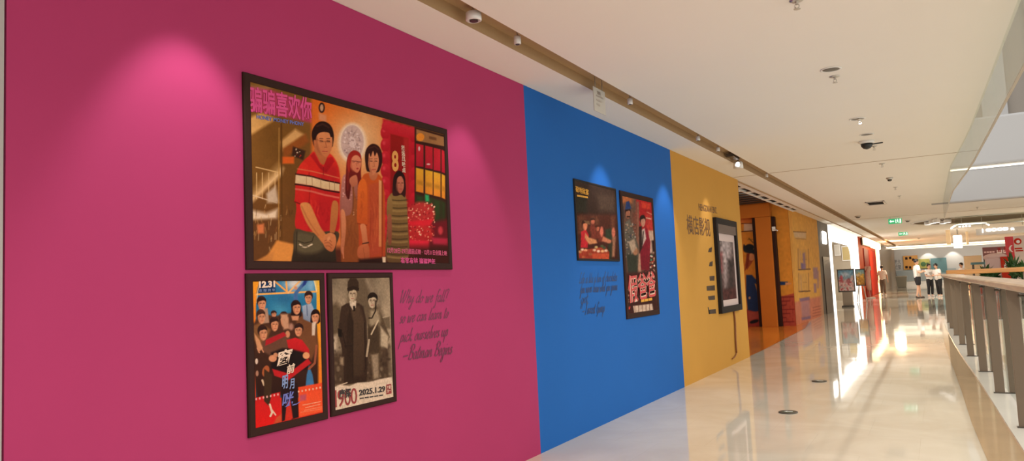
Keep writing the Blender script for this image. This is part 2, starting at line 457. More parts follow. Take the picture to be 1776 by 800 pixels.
# polished marble with large slabs, faint veins and joints
def marble():
    m = bpy.data.materials.new('polished_marble'); m.use_nodes = True; nt = m.node_tree; b = nt.nodes['Principled BSDF']
    tc = nt.nodes.new('ShaderNodeTexCoord')
    n = nt.nodes.new('ShaderNodeTexNoise'); n.inputs['Scale'].default_value = .9; n.inputs['Detail'].default_value = 8; n.inputs['Distortion'].default_value = 1.6
    nt.links.new(tc.outputs['Object'], n.inputs['Vector'])
    cr = nt.nodes.new('ShaderNodeValToRGB')
    cr.color_ramp.elements[0].color = (.64, .555, .435, 1); cr.color_ramp.elements[1].color = (.72, .64, .52, 1)
    cr.color_ramp.elements[0].position = .35; cr.color_ramp.elements[1].position = .65
    nt.links.new(n.outputs['Fac'], cr.inputs[0])
    br = nt.nodes.new('ShaderNodeTexBrick'); br.offset = 0.5
    br.inputs['Scale'].default_value = 1.0; br.inputs['Brick Width'].default_value = .8; br.inputs['Row Height'].default_value = .8
    br.inputs['Mortar Size'].default_value = .003; br.inputs['Mortar'].default_value = (.93, .925, .91, 1)
    br.inputs['Color1'].default_value = (1, 1, 1, 1); br.inputs['Color2'].default_value = (.975, .972, .965, 1)
    nt.links.new(tc.outputs['Object'], br.inputs['Vector'])
    mx = nt.nodes.new('ShaderNodeMix'); mx.data_type = 'RGBA'; mx.blend_type = 'MULTIPLY'; mx.inputs[0].default_value = 1
    nt.links.new(cr.outputs[0], mx.inputs[6]); nt.links.new(br.outputs['Color'], mx.inputs[7])
    nt.links.new(mx.outputs[2], b.inputs['Base Color'])
    b.inputs['Roughness'].default_value = .045; b.inputs['IOR'].default_value = 1.62
    # every slab is laid a hair out of level, as polished slabs are
    w = nt.nodes.new('ShaderNodeTexNoise'); w.inputs['Scale'].default_value = .8
    nt.links.new(tc.outputs['Object'], w.inputs['Vector'])
    bp = nt.nodes.new('ShaderNodeBump'); bp.inputs['Strength'].default_value = .10; bp.inputs['Distance'].default_value = .02
    nt.links.new(w.outputs['Fac'], bp.inputs['Height']); nt.links.new(bp.outputs[0], b.inputs['Normal'])
    return m
M['marble'] = marble()

# ================================================================== setting
PX = [(-8, 3.95), (0, 3.80), (4, 3.70), (7.79, 3.575), (9.84, 3.515), (11.8, 3.45), (13.84, 3.37), (15.9, 3.305), (18.1, 3.25), (20.2, 3.20), (22.6, 3.16)]
def post_x(y):
    return float(np.interp(y, [p[0] for p in PX], [p[1] for p in PX]))
EDGE_Y = 23.3          # where the void ends
def ceil_x(y):
    return float(np.interp(y, [-8, 0, 6, 8.2, 11.5, 15.2, 21.2, 24], [4.0, 3.85, 3.66, 3.61, 3.53, 3.36, 3.30, 3.28]))

# floor: walkway up to the void edge, then the whole concourse
mb = MB(); ys = list(np.arange(-8, 23.4, 1.0))+[EDGE_Y]
for a, b in zip(ys[:-1], ys[1:]):
    mb.poly([(-6, a, 0), (post_x(a)-.12, a, 0), (post_x(b)-.12, b, 0), (-6, b, 0)])
mb.poly([(-6, EDGE_Y, 0), (14, EDGE_Y, 0), (14, 82, 0), (-6, 82, 0)])
struct(mb.build('floor', M['marble']), 'polished cream marble floor of the mall walkway', 'floor')
# tan stone border along the curb
mb = MB()
for a, b in zip(ys[:-1], ys[1:]):
    wa, wb = .10+.16*min(1, max(0, (20-a)/12)), .10+.16*min(1, max(0, (20-b)/12))
    mb.poly([(post_x(a)-.12-wa, a, .003), (post_x(a)-.12, a, .003), (post_x(b)-.12, b, .003), (post_x(b)-.12-wb, b, .003)])
struct(mb.build('trim_1', M['border']), 'tan stone border strip in the floor beside the curb', 'floor border')
# slab edge below the walkway and below the far side
mb = MB()
for a, b in zip(ys[:-1], ys[1:]):
    mb.hexa([(post_x(a)-.12, a, -.6), (post_x(a)+.34, a, -.6), (post_x(b)+.34, b, -.6), (post_x(b)-.12, b, -.6),
             (post_x(a)-.12, a, -.002), (post_x(a)+.34, a, -.002), (post_x(b)+.34, b, -.002), (post_x(b)-.12, b, -.002)])
mb.box(3.0, 14, EDGE_Y, EDGE_Y+.4, -.9, -.004)
struct(mb.build('slab_edge', M['cream']), 'cream edge of the floor slab around the atrium void', 'slab edge')
# lower level seen through the railing
mb = MB(); mb.poly([(1, -8, -5.2), (14, -8, -5.2), (14, 40, -5.2), (1, 40, -5.2)])
struct(mb.build('lower_floor', M['marble']), 'cream floor of the storey below the atrium void', 'floor')
mb = MB(); mb.box(1, 14, 30, 30.2, -5.2, -1.0)
struct(mb.build('lower_wall', M['cream']), 'cream wall of the storey below at the far end of the void', 'wall')

# hoarding walls in three colours
def hoarding(y0, y1, m, label, name='wall_left'):
    mb = MB(); mb.box(-.06, 0, y0, y1, 0, CEIL_Z-.002)
    return struct(mb.build(name, m), label, 'wall')
hoarding(1.515, 5.715, M['pink'], 'bright pink painted hoarding wall with three framed posters')
hoarding(5.715, 9.842, M['blue'], 'blue painted hoarding wall between the pink and yellow ones')
hoarding(9.842, 13.79, M['yellow'], 'mustard yellow painted hoarding wall with a framed display')
mb = MB(); mb.box(-.06, .004, -8, 1.505, 0, CEIL_Z-.002)
struct(mb.build('wall_left', mat('pale_grey_wall', (.36, .33, .32), .6)), 'pale grey wall before the pink hoarding at the far left edge', 'wall')
# return face closing the yellow hoarding towards the recess
mb = MB(); mb.box(-3.4, -.06, 13.70, 13.79, 0, CEIL_Z-.002)
struct(mb.build('wall_back', M['yellow']), 'yellow end return of the hoarding at the recess', 'wall')

# ceiling with the lighting slot
SL0, SL1 = .405, .62
mb = MB()
T = .12
mb.box(-.06, SL0, -8, 62, CEIL_Z, CEIL_Z+T)
for a, b in zip(ys[:-1], ys[1:]):
    mb.hexa([(SL1, a, CEIL_Z), (ceil_x(a), a, CEIL_Z), (ceil_x(b), b, CEIL_Z), (SL1, b, CEIL_Z),
             (SL1, a, CEIL_Z+T), (ceil_x(a), a, CEIL_Z+T), (ceil_x(b), b, CEIL_Z+T), (SL1, b, CEIL_Z+T)])
mb.box(SL1, 14, EDGE_Y, 62, CEIL_Z, CEIL_Z+T)
struct(mb.build('ceiling', M['ceil']), 'smooth cream ceiling over the walkway', 'ceiling')
mb = MB()
mb.box(SL0+.0005, SL0+.006, -8, 62, CEIL_Z+.001, CEIL_Z+.09); mb.box(SL1-.006, SL1-.0005, -8, 62, CEIL_Z+.001, CEIL_Z+.09)
mb.box(SL0+.0005, SL1-.0005, -8, 62, CEIL_Z+.09, CEIL_Z+.115)
struct(mb.build('ceiling_slot', M['slot']), 'long brown lighting slot recessed in the ceiling along the coloured wall', 'ceiling slot')
# expansion joints across the ceiling
mb = MB(); mb.box(SL1+.02, 3.42, 13.36, 13.375, CEIL_Z-.004, CEIL_Z-.001)
struct(mb.build('trim_2', M['slot']), 'thin dark joint line across the ceiling near the yellow wall', 'ceiling joint')
mb = MB(); mb.box(SL1+.02, 13, 27.45, 27.49, CEIL_Z-.004, CEIL_Z-.001)
struct(mb.build('trim_3', M['slot']), 'thin dark joint line across the ceiling near the exit sign', 'ceiling joint')
mb = MB()
mb.box(.02, SL0, 13.385, 13.4, CEIL_Z-.004, CEIL_Z-.001)
mb.box(-.045, -.015, 13.8, 61.5, CEIL_Z-.02, CEIL_Z-.002)
struct(mb.build('trim_4', M['slot']), 'dark shadow line along the ceiling edge over the recess and mural', 'ceiling joint')
# glass smoke curtain hanging from the ceiling edge above the void
mb = MB()
for a, b in zip(ys[:-1], ys[1:]):
    xa, xb = ceil_x(a)-.02, ceil_x(b)-.02
    mb.hexa([(xa, a, 2.74), (xa+.012, a, 2.74), (xb+.012, b, 2.74), (xb, b, 2.74), (xa, a, CEIL_Z), (xa+.012, a, CEIL_Z), (xb+.012, b, CEIL_Z), (xb, b, CEIL_Z)])
sc_root = empty('glass_smoke_curtain', (3.6, 8, CEIL_Z), 'clear glass smoke curtain hanging from the ceiling edge along the railing side', 'smoke curtain')
o = mb.build('pane', M['glass'], None); o.parent = sc_root; o.location = -Vector(sc_root.location)
mb = MB()
for a, b in zip(ys[:-1], ys[1:]):
    xa, xb = ceil_x(a)-.028, ceil_x(b)-.028
    mb.hexa([(xa+.004, a, 2.732), (xa+.024, a, 2.732), (xb+.024, b, 2.732), (xb+.004, b, 2.732), (xa+.004, a, 2.741), (xa+.024, a, 2.741), (xb+.024, b, 2.741), (xb+.004, b, 2.741)])
o = mb.build('bottom_edge_strip', M['metal'], None); o.parent = sc_root; o.location = -Vector(sc_root.location)

# fascia of the floor above, across the far end of the void, bulging, with a light cove
def fascia():
    root_y = EDGE_Y-.03
    mb = MB(); xs = np.linspace(3.0, 14, 12)
    def strip(prof):
        for xa, xb in zip(xs[:-1], xs[1:]):
            for (o0, z0), (o1, z1) in zip(prof[:-1], prof[1:]):
                mb.poly([(xa, root_y+o0, z0), (xb, root_y+o0, z0), (xb, root_y+o1, z1), (xa, root_y+o1, z1)])
    strip([(.35, CEIL_Z-.02), (.02, CEIL_Z-.02), (0, CEIL_Z+.01), (-.02, 3.95), (.02, 4.0), (.22, 4.0)])
    strip([(.22, 4.06), (-.06, 4.09), (-.07, 4.13), (-.02, 5.3), (.05, 5.36), (.5, 5.36)])
    return struct(mb.build('wall_front', M['grey_panel'], nrm=False), 'pale grey fascia of the storey above across the atrium', 'wall')
fascia()
mb = MB(); mb.box(3.0, 14, EDGE_Y+.15, EDGE_Y+.2, 3.995, 4.055)
lt = mb.build('cove_light_strip', M['strip_emit']); tag(lt, 'long warm white cove light strip in the grey fascia above the void', 'light strip')
mb = MB(); mb.box(2.6, 14, 33, 33.2, 5.3, 12)
struct(mb.build('wall_back', mat('upper_dark_wall', (.22, .19, .16), .6)), 'dark brown wall of the storey above behind the fascia', 'wall')
mb = MB()
for k in range(6): mb.box(4.9+k*1.6, 5.7+k*1.6, 32.8, 32.98, 5.3, 11.5)
struct(mb.build('wall_panels', M['grey_panel']), 'pale panels on the dark wall of the storey above', 'wall panel')

# curb
mb = MB()
for a, b in zip(ys[:-1], ys[1:]):
    xa, xb = post_x(a)-.12, post_x(b)-.12
    mb.hexa([(xa, a, 0), (xa+.46, a, 0), (xb+.46, b, 0), (xb, b, 0), (xa, a, .02), (xa+.46, a, .02), (xb+.46, b, .02), (xb, b, .02)])
mb.box(post_x(EDGE_Y)-.12, 14, EDGE_Y, EDGE_Y+.4, 0, .02)
struct(mb.build('curb', M['curb']), 'white stone curb under the railing beside the void', 'curb')

# ---------------------------------------------------------------- facade beyond the hoarding (plane x = -0.55)
FX = -.55
def facade(name, x0, x1, y0, y1, z0, z1, m, label, cat):
    mb = MB(); mb.box(x0, x1, y0, y1, z0, z1)
    return struct(mb.build(name, m), label, cat)
FTOP = 3.9
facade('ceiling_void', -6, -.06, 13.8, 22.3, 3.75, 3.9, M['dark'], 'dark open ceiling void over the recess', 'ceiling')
facade('wall_left', -6, -5.9, 13.8, 22.3, 0, 3.75, M['orange'], 'orange inner side wall of the recess', 'wall')
facade('beam_1', -.17, -.06, 13.8, 22.2, CEIL_Z-.01, 3.75, M['white_trim'], 'white ceiling edge beam over the recess opening', 'beam')
mb = MB(); mb.box(-.21, -.172, 13.8, 22.2, CEIL_Z+.01, 3.2); mb.box(-.40, -.36, 13.8, 22.2, CEIL_Z+.01, 3.22)
for k in range(9): mb.box(-.36, -.21, 14.2+k*.95, 14.45+k*.95, CEIL_Z+.02, 3.2)
struct(mb.build('trim_5', M['white_trim']), 'cream slotted ceiling edge strip over the recess opening', 'ceiling edge')
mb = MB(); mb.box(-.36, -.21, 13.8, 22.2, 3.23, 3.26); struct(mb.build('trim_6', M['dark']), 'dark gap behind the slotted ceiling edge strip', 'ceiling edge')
facade('beam_2', -.85, -.05, 22.3, 62, CEIL_Z+.15, FTOP, M['white_trim'], 'white bulkhead above the shopfronts', 'beam')
facade('ceiling_shopfront', -.6, -.05, 22.3, 62, 3.30, 3.34, M['ceil'], 'cream soffit over the shopfronts', 'ceiling')
# orange wood floor of the recess
mb = MB()
fp = [(-5.9, 13.8), (-.02, 13.8), (-.02, 15.2), (-.10, 18.6), (-.16, 21.2), (-.30, 22.6), (-.52, 24.4), (-.55, 22.3), (-5.9, 22.3)]
mb.poly([(x, y, .004) for x, y in fp])
struct(mb.build('floor', M['wood_floor']), 'orange wood floor of the recess beside the yellow wall', 'floor')
# ceiling grille over the recess
gr = empty('ceiling_grille', (-1.2, 18, 3.45), 'black slatted ceiling grille over the orange recess', 'grille')
mb = MB()
for k in range(15): mb.box(-.55, .55, -4.0+k*.52, -3.72+k*.52, 0, .05)
mb.build('slats', M['black'], gr)
mb = MB(); mb.box(-.60, -.55, -4.15, 3.75, -.02, .07); mb.box(.55, .60, -4.15, 3.75, -.02, .07)
mb.build('frame', M['metal'], gr)
# orange portal: pillar and lintel in front of the mural wall
pt = empty('orange_portal', (-1.2, 22.1, 0), 'orange doorway frame standing before the painted wall in the recess', 'door frame')
mb = MB(); mb.box(.02-.22, .02+.20, -.16, .14, 0, 3.095, .01); mb.build('pillar', M['orange'], pt)
mb = MB(); mb.box(-3.2, .22, -.16, .14, 3.10, 3.5, .01); mb.build('lintel', M['orange'], pt)
mb = MB(); mb.box(-.30, -.20, -.05, .17, 0, 3.10); mb.box(.225, .31, -.05, .17, 0, 3.095); mb.build('shadow_gap_trim', M['frame'], pt)
mb = MB(); mb.box(.25, .33, -.14, -.05, 2.68, 2.80); mb.tube([(.29, -.12, 2.72), (.40, -.16, 2.68)], .02); mb.build('bracket', M['white_plastic'], pt)

# shop column with lantern and dark doorway
facade('column_1', -.75, FX, 28.1, 31.0, 0, 3.40, mat('grey_brown_metal', (.13, .11, .09), .55, spec=.2, noise=.15, nscale=3), 'grey brown shop column beside the painted wall', 'column')
mb = MB(); mb.box(FX, FX+.03, 28.8, 30.7, 0, 2.03); struct(mb.build('door_1', mat('dark_brown_door', (.055, .035, .022), .35)), 'dark brown doorway in the shop column', 'door')
ln = empty('wall_lantern', (FX, 29.5, 2.5), 'glowing white wall lantern on the grey brown shop column', 'lantern')
mb = MB(); mb.box(.002, .012, -.45, .45, -.02, .48, .003); mb.build('back_plate', M['darkmetal'], ln)
mb = MB(); mb.box(.0125, .07, -.42, .42, 0, .46, .025); mb.build('lamp_shade', M['lantern_emit'], ln)

# white glowing shop: arched frame, room behind
Y0, Y1 = 31.0, 43.2
facade('wall_shop', -4.2, -4.1, Y0, Y1, 0, 3.3, M['shop_wall'], 'cream back wall inside the white shop', 'wall')
facade('wall_shop', -4.1, FX, Y1-.1, Y1, 0, 3.3, M['shop_wall'], 'cream far side wall inside the white shop', 'wall')
facade('wall_shop', -4.1, -.75, Y0, Y0+.1, 0, 3.3, M['shop_wall'], 'cream near side wall inside the white shop', 'wall')
facade('ceiling_shop', -4.1, FX-.3, Y0, Y1, 3.1, 3.2, M['ceil'], 'cream ceiling inside the white shop', 'ceiling')
def arch_frame():
    out = [(Y0, 0), (Y0, 3.30), (Y1, 3.30), (Y1, 0)]
    oy0, oy1, oz, rr = Y0+.9, 40.2, 2.72, .55
    inn = [(oy0, 0), (oy0, oz-rr*.5)]
    for k in range(1, 6): t = math.pi/2*k/6; inn.append((oy0+rr*(1-math.cos(t)), oz-rr*.5+rr*.5*math.sin(t)))
    inn.append((oy0+rr, oz)); inn.append((oy1-rr*2.2, oz))
    for k in range(1, 7): t = math.pi/2*k/6; inn.append((oy1-rr*2.2+rr*2.2*math.sin(t), oz-rr+rr*math.cos(t)))
    inn.append((oy1, 0))
    mb = MB()
    mb.prism([(-.02, y, z) for y, z in out+inn[::-1]], (.14, 0, 0))
    return mb
af = empty('shopfront_arch', (FX-.12, 0, 0), 'glowing white arched shop entrance beyond the grey brown column', 'shopfront')
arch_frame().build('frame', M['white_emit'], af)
mb = MB(); mb.box(0, .10, Y0+.02, Y1-.02, 3.31, 3.38); mb.build('top_trim', M['darkmetal'], af)
q0, q1 = onX(1448, 415.5, -1.0), onX(1465, 420, -1.0)
bl = empty('linear_light', tuple((q0+q1)/2), 'long white linear light hanging inside the white shop', 'light')
o0 = Vector(bl.location)
mb = MB(); mb.tube([Vector(q0)-o0, Vector(q1)-o0], .05, 8); mb.build('diffuser', M['white_emit'], bl)
for q in (q0*.8+q1*.2, q0*.2+q1*.8):
    v = Vector(q)-o0; mb = MB(); mb.tube([v, (v.x, v.y, 3.1-o0.z)], .012, 6); mb.build('hanger', M['metal'], bl)
for (xa, ya, xb, yb, c, lab) in ((1448, 424, 1457, 444, (.62, .58, .50), 'pale picture panel on the far side wall inside the white shop'), (1461, 426, 1481, 453, (.50, .38, .16), 'ochre picture panel on the far side wall inside the white shop')):
    pa, pb = onY(xa, yb, 43.08), onY(xb, ya, 43.08); w_, h_ = float(pb[0]-pa[0]), float(pb[2]-pa[2])
    w = empty('picture_panel', (float(pa[0]), 43.08, float(pa[2])), lab, 'picture')
    mb = MB(); mb.box(0, w_, -.03, 0, 0, h_); mb.build('frame', M['white_trim'], w)
    mb = MB(); mb.box(.04, w_-.04, -.036, -.031, .05, h_-.05); mb.build('print', mat('panel_ink', c, .5, noise=.2, nscale=2), w)
lamp('shop_lamp', 'POINT', (-2.2, 36, 2.7), 16, (1, .9, .75), shadow_soft_size=.2)
lamp('recess_lamp', 'SPOT', (-1.0, 17.6, 3.40), 110, (1, .86, .66), (-1.2, 20.5, .6), spot_size=math.radians(130), spot_blend=1, shadow_soft_size=.08)

# red shop
R0, R1 = 43.2, 57.5
facade('wall_red', -.75, FX, R0, R1, 0, 3.4, M['coral'], 'orange red shopfront wall beyond the white shop', 'wall')
mb = MB(); mb.box(FX, FX+.05, 45.9, 54.5, 0, 2.75); struct(mb.build('door_2', M['red_dark']), 'dark red recessed door of the orange red shop', 'door')
mb = MB(); mb.box(FX+.051, FX+.07, 49.2, 54.4, .02, 2.70); struct(mb.build('door_3', M['red']), 'bright red door leaf of the orange red shop', 'door')
ls = empty('lit_shop_sign', (FX+.05, 49, 2.9), 'bright warm backlit sign box over the red shop door', 'sign')
mb = MB(); mb.box(0, .05, -4.2, 6.6, 0, .65); mb.build('back_box', M['darkmetal'], ls)
mb = MB(); mb.box(.051, .30, -4.0, .6, .02, .72, .05); mb.box(.051, .30, .9, 6.4, -.05, .55, .05); mb.build('light_box', M['warm_emit'], ls)
lt = empty('strip_light_column', (FX+.02, 56.3, 0), 'warm vertical strip lights on the edge of the red shop', 'light')
for k, (dy, m_) in enumerate(((-.7, M['orange_emit']), (.6, M['strip_emit']))):
    mb = MB(); mb.box(.0, .10, dy-.35, dy+.35, .05, 2.95, .02); mb.build('light_tube', m_, lt)
mb = MB(); mb.box(-.01, 0, -1.3, 1.3, 0, 3.05); mb.build('back_plate', M['darkmetal'], lt)
lamp('red_shop_lamp', 'POINT', (.75, 50, 2.75), 110, (1, .72, .42), shadow_soft_size=.3)
facade('wall_left', -.75, FX, R1, 80, 0, 3.4, mat('brown_grey_wall', (.30, .22, .15), .4, noise=.1, nscale=1), 'brown grey wall beyond the red shop', 'wall')

# end of the concourse
facade('wall_end', -.75, 14, 80, 80.3, 0, 4.2, M['end_grey'], 'grey end wall of the concourse', 'wall')
facade('wall_end', -.5, 14, 79.9, 80, 0, .38, M['white_trim'], 'white base band of the end wall', 'wall')
facade('wall_end', -.5, 4.4, 79.85, 80, .38, 1.42, mat('teal_grey_wainscot', (.30, .34, .34), .5), 'teal grey wainscot of the end wall', 'wall')
facade('ceiling_end', -.75, 14, 62, 80, 3.55, 3.7, M['ceil'], 'raised cream ceiling before the end wall', 'ceiling')
facade('beam_3', -.3, 14, 62, 62.3, CEIL_Z-.16, 3.6, M['white_trim'], 'white ceiling beam across the far concourse', 'beam')
facade('beam_4', -.3, 14, 70, 70.3, CEIL_Z-.02, 3.6, M['white_trim'], 'second white ceiling beam before the end wall', 'beam')
facade('wall_right', 14, 14.2, EDGE_Y, 80, 0, 4.2, M['cream'], 'cream wall along the right side of the plaza', 'wall')
for i, (yy, zz, lab) in enumerate(((61.9, CEIL_Z-.06, 'nearer warm white cove light across the far ceiling'), (69.9, CEIL_Z+.02, 'further warm white cove light across the far ceiling'))):
    mb = MB(); mb.box(-.2, 13.8, yy, yy+.1, zz, zz+.06); tag(mb.build('cove_light_strip', M['strip_emit']), lab, 'light strip')
# ================================================================== framed posters on the hoarding
PRG = (.80, .68, .74)     # inks are given as seen under the warm wall light; this takes the light's tint out again
def ink(name, c): return mat(name, tuple(min(.95, float(x)*g) for x, g in zip(s2l(c), PRG)), .5)
def framed(name, label, y0, y1, z0, z1, fw, m_frame, depth=.018, group=None):
    r = empty(name, (0.0, (y0+y1)/2, z0), label, 'poster', group)
    a, b, h = -(y1-y0)/2, (y1-y0)/2, z1-z0
    mb = MB(); e = .006
    out = [(a, 0), (b, 0), (b, h), (a, h)]; inn = [(a+fw, fw), (b-fw, fw), (b-fw, h-fw), (a+fw, h-fw)]
    o2 = [(a+e, e), (b-e, e), (b-e, h-e), (a+e, h-e)]; i2 = [(a+fw-e, fw-e), (b-fw+e, fw-e), (b-fw+e, h-fw+e), (a+fw-e, h-fw+e)]
    rings = [[(.001, p) for p in out], [(depth-e, p) for p in out], [(depth, p) for p in o2], [(depth, p) for p in i2], [(depth-e, p) for p in inn], [(.008, p) for p in inn]]
    vr = [[mb.bm.verts.new((x, p[0], p[1])) for x, p in rg] for rg in rings]
    for i in range(5):
        for k in range(4): mb.bm.faces.new((vr[i][k], vr[i][(k+1) % 4], vr[i+1][(k+1) % 4], vr[i+1][k]))
    mb.build('frame', m_frame, r)
    mb = MB(); mb.box(.001, .010, a+fw*.5, b-fw*.5, fw*.5, h-fw*.5); mb.build('backing', m_frame, r)
    return r
def art_in(r, y0, y1, z0, z1, fw, nx, ny, bg, x=.013):
    return Art((x, y0+fw, z0+fw), (0, y1-y0-2*fw, 0), (0, 0, z1-z0-2*fw), nx, ny, bg)
def ptext(body, a, b, top, m, parent, name='lettering', x=.0145, bold=0.0, shear=0.0):
    p0, p1, p2 = onX(a[0], a[1], x), onX(b[0], b[1], x), onX(top[0], top[1], x)
    w, h = p1[1]-p0[1], p2[2]-p0[2]
    return text_mesh(body, name, m, parent, p0, (1, 0, 0), w, h, bold, .0015, shear, tilt=(p1[2]-p0[2])/w)
def warp(o, fn):
    for v in o.data.vertices: v.co = fn(v.co)

I_pink = ink('pink_ink', (222, 70, 140)); I_blue = ink('pale_blue_ink', (105, 120, 190)); I_gold = ink('gold_ink', (225, 160, 60))
I_white = ink('white_ink', (225, 205, 185)); I_cream = ink('cream_ink', (240, 220, 185)); I_black = ink('black_ink', (40, 24, 18))
I_red = ink('red_ink', (150, 36, 34)); I_bred = ink('bright_red_ink', (215, 70, 70)); I_yel = ink('yellow_ink', (240, 185, 50)); I_sky = ink('light_blue_ink', (130, 160, 200))
I_magenta = ink('deep_pink_ink', (215, 85, 125)); I_dpurple = ink('dark_plum_paint', (116, 30, 72)); I_navy = ink('dark_navy_paint', (34, 74, 128))
I_umber = ink('dark_umber_paint', (118, 82, 36)); I_brownblk = ink('brown_black_paint', (62, 44, 26))

# ---- large landscape poster
def big_poster():
    y0, y1, z0, z1, fw = 2.637, 4.478, 1.556, 2.575, .045
    r = framed('framed_poster', 'widest framed poster, landscape with four standing people, on the pink wall', y0, y1, z0, z1, fw, M['frame'])
    A = art_in(r, y0, y1, z0, z1, fw, 420, 300, (122, 84, 34))
    P = A.poly
    # left interior with beams of light
    P([(425, 135), (560, 170), (560, 470), (425, 470)], (134, 96, 36), (96, 58, 24))
    P([(428, 150), (470, 150), (428, 190)], (176, 140, 84), soft=6)
    P([(431, 150), (470, 156), (541, 180), (543, 214), (500, 204), (436, 192)], (196, 62, 118), soft=3, a=.75)
    P([(430, 206), (452, 195), (480, 206), (432, 236)], (214, 168, 92), soft=3)
    P([(486, 246), (512, 224), (528, 234), (490, 262)], (222, 176, 104), soft=3)
    P([(490, 258), (530, 232), (536, 246), (492, 276)], (150, 84, 30), soft=3)
    P([(432, 356), (436, 330), (482, 282), (492, 292), (488, 304)], (232, 196, 132), soft=4)
    P([(433, 250), (486, 230), (488, 290), (450, 330), (433, 345)], (118, 82, 30), soft=5, a=.7)
    for x in (445, 455, 466, 477): A.line([(x, 300), (x, 345)], 1.2, (226, 190, 120))
    A.line([(444, 290), (486, 300)], 1.5, (226, 190, 120)); A.line([(436, 338), (480, 352)], 1.5, (220, 196, 150))
    P([(462, 336), (478, 322), (484, 352), (464, 352)], (196, 176, 140), soft=3)
    P([(434, 364), (462, 370), (482, 362), (480, 380), (434, 382)], (224, 204, 164), soft=4)
    A.line([(488, 215), (489, 420)], 2.5, (92, 60, 22)); A.line([(484, 222), (483, 470)], 1.5, (184, 140, 64))
    P([(434, 385), (482, 380), (482, 440), (436, 455)], (98, 62, 28), soft=4)
    for _ in range(60):
        x, y = random.uniform(434, 510), random.uniform(352, 440); A.line([(x, y), (x+random.uniform(-2, 2), y+random.uniform(4, 14))], 1.2, random.choice([(190, 150, 84), (70, 44, 20), (220, 190, 130), (150, 96, 40)]), a=.6)
    P([(446, 390), (458, 388), (458, 405), (447, 405)], (206, 120, 66), soft=2)
    P([(490, 380), (512, 372), (512, 420), (490, 420)], (108, 70, 28), soft=3)
    P([(480, 417), (512, 424), (512, 460), (434, 460), (462, 446)], (214, 142, 62), soft=2)
    P([(434, 458), (476, 436), (470, 460)], (196, 130, 60), soft=2)
    P([(508, 254), (530, 262), (526, 278), (506, 270)], (60, 36, 22), soft=1.5); A.specks((510, 258), (524, 272), 8, [(220, 200, 160), (190, 60, 40)])
    P([(490, 272), (510, 272), (510, 284), (490, 284)], (226, 104, 34), soft=1.5)
    # orange wall with a round white lantern
    P([(540, 150), (668, 196), (668, 470), (540, 470)], (226, 112, 32), (206, 120, 62), soft=3)
    P([(620, 185), (668, 200), (668, 350), (636, 330)], (222, 148, 80), soft=12)
    A.glow(611, 250, 40, 52, (250, 222, 160), .9)
    A.ell(611, 248, 24.5, 35, (244, 226, 190), soft=3); A.ell(611, 247, 20, 30, (208, 184, 166))
    for t in range(0, 360, 30):
        a = math.radians(t); A.line([(611+5*math.cos(a), 247+8*math.sin(a)), (611+17*math.cos(a+.5), 247+26*math.sin(a+.5))], 1.2, (176, 150, 138), soft=.7, a=.8)
    A.ell(611, 247, 6, 9, (226, 206, 190)); A.specks((597, 228), (624, 268), 46, [(170, 146, 136), (230, 214, 200)], .8, 2)
    A.ell(558, 187, 5.5, 9, (52, 30, 22)); A.ell(558, 187, 3, 6, (200, 160, 120)); P([(553, 196), (566, 200), (566, 212), (553, 208)], (220, 150, 100), soft=2)
    A.ell(640, 262, 1.8, 2.5, (250, 240, 210))
    # red balloon column and its dark red banner
    P([(664, 206), (722, 222), (720, 420), (664, 420)], (196, 32, 44), (176, 22, 36), soft=2)
    for k in range(9):
        y = 230+k*22
        A.ell(668, y, 8, 12, (206, 38, 50), (172, 22, 36)); A.ell(718, y+6, 7, 12, (208, 30, 48), (170, 18, 36)); A.ell(666, y-4, 2.4, 3, (226, 70, 78), soft=1.6)
    for k in range(4): A.ell(672+k*14, 219+k*3.5, 10, 9, (214, 48, 58), (186, 28, 42))
    P([(677, 232), (708, 240), (708, 420), (677, 420)], (150, 26, 22), (140, 20, 24), soft=1.2)
    P([(700, 240), (708, 240), (708, 400), (702, 400)], (176, 38, 36), soft=2)
    # shelves at the right: red, yellow, green bins
    P([(719, 220), (775, 236), (780, 470), (719, 470)], (58, 30, 20))
    P([(722, 224), (771, 238), (771, 254), (722, 244)], (164, 120, 70)); A.ell(729, 238, 7, 7, (236, 150, 46)); P([(744, 236), (757, 239), (757, 244), (744, 241)], (120, 80, 46))
    for k, x in enumerate((721.5, 737.5, 752, 766)):
        w = (13, 13, 12, 6)[k]; d = k*3.6
        P([(x, 249+d), (x+w, 252+d), (x+w, 290+d), (x, 288+d)], (206, 40, 50), (170, 26, 44))
        P([(x, 291+d), (x+w, 294+d), (x+w, 335+d), (x, 332+d)], (226, 176, 44), (222, 136, 40)); P([(x+1, 312+d), (x+w-1, 315+d), (x+w-1, 322+d), (x+1, 319+d)], (186, 130, 36), soft=2)
        P([(x, 338+d), (x+w, 341+d), (x+w, 396+d), (x, 394+d)], (48, 72, 30), (42, 50, 24), soft=3)
    P([(719, 390), (778, 380), (779, 432), (719, 432)], (104, 24, 30), soft=4)
    A.ell(727, 258, 1.6, 4, (235, 210, 200)); A.ell(743, 285, 3.2, 1.4, (235, 210, 190))
    P([(737, 337), (744, 339), (744, 349), (738, 350)], (50, 168, 96), soft=1.5)
    A.ell(730, 372, 24, 22, (186, 56, 50), (170, 40, 40), soft=3); A.ell(730, 406, 22, 17, (196, 48, 44), (160, 30, 32), soft=3)
    A.specks((708, 352), (754, 418), 150, [(236, 150, 110), (222, 92, 76), (130, 24, 26), (246, 190, 150), (206, 54, 50)], .6, 1.7)
    P([(708, 384), (752, 380), (746, 392), (712, 392)], (212, 34, 46), soft=2)
    P([(708, 416), (744, 418), (744, 434), (708, 434)], (214, 36, 56), soft=2); P([(748, 412), (776, 414), (776, 426), (752, 424)], (176, 40, 62), soft=2)
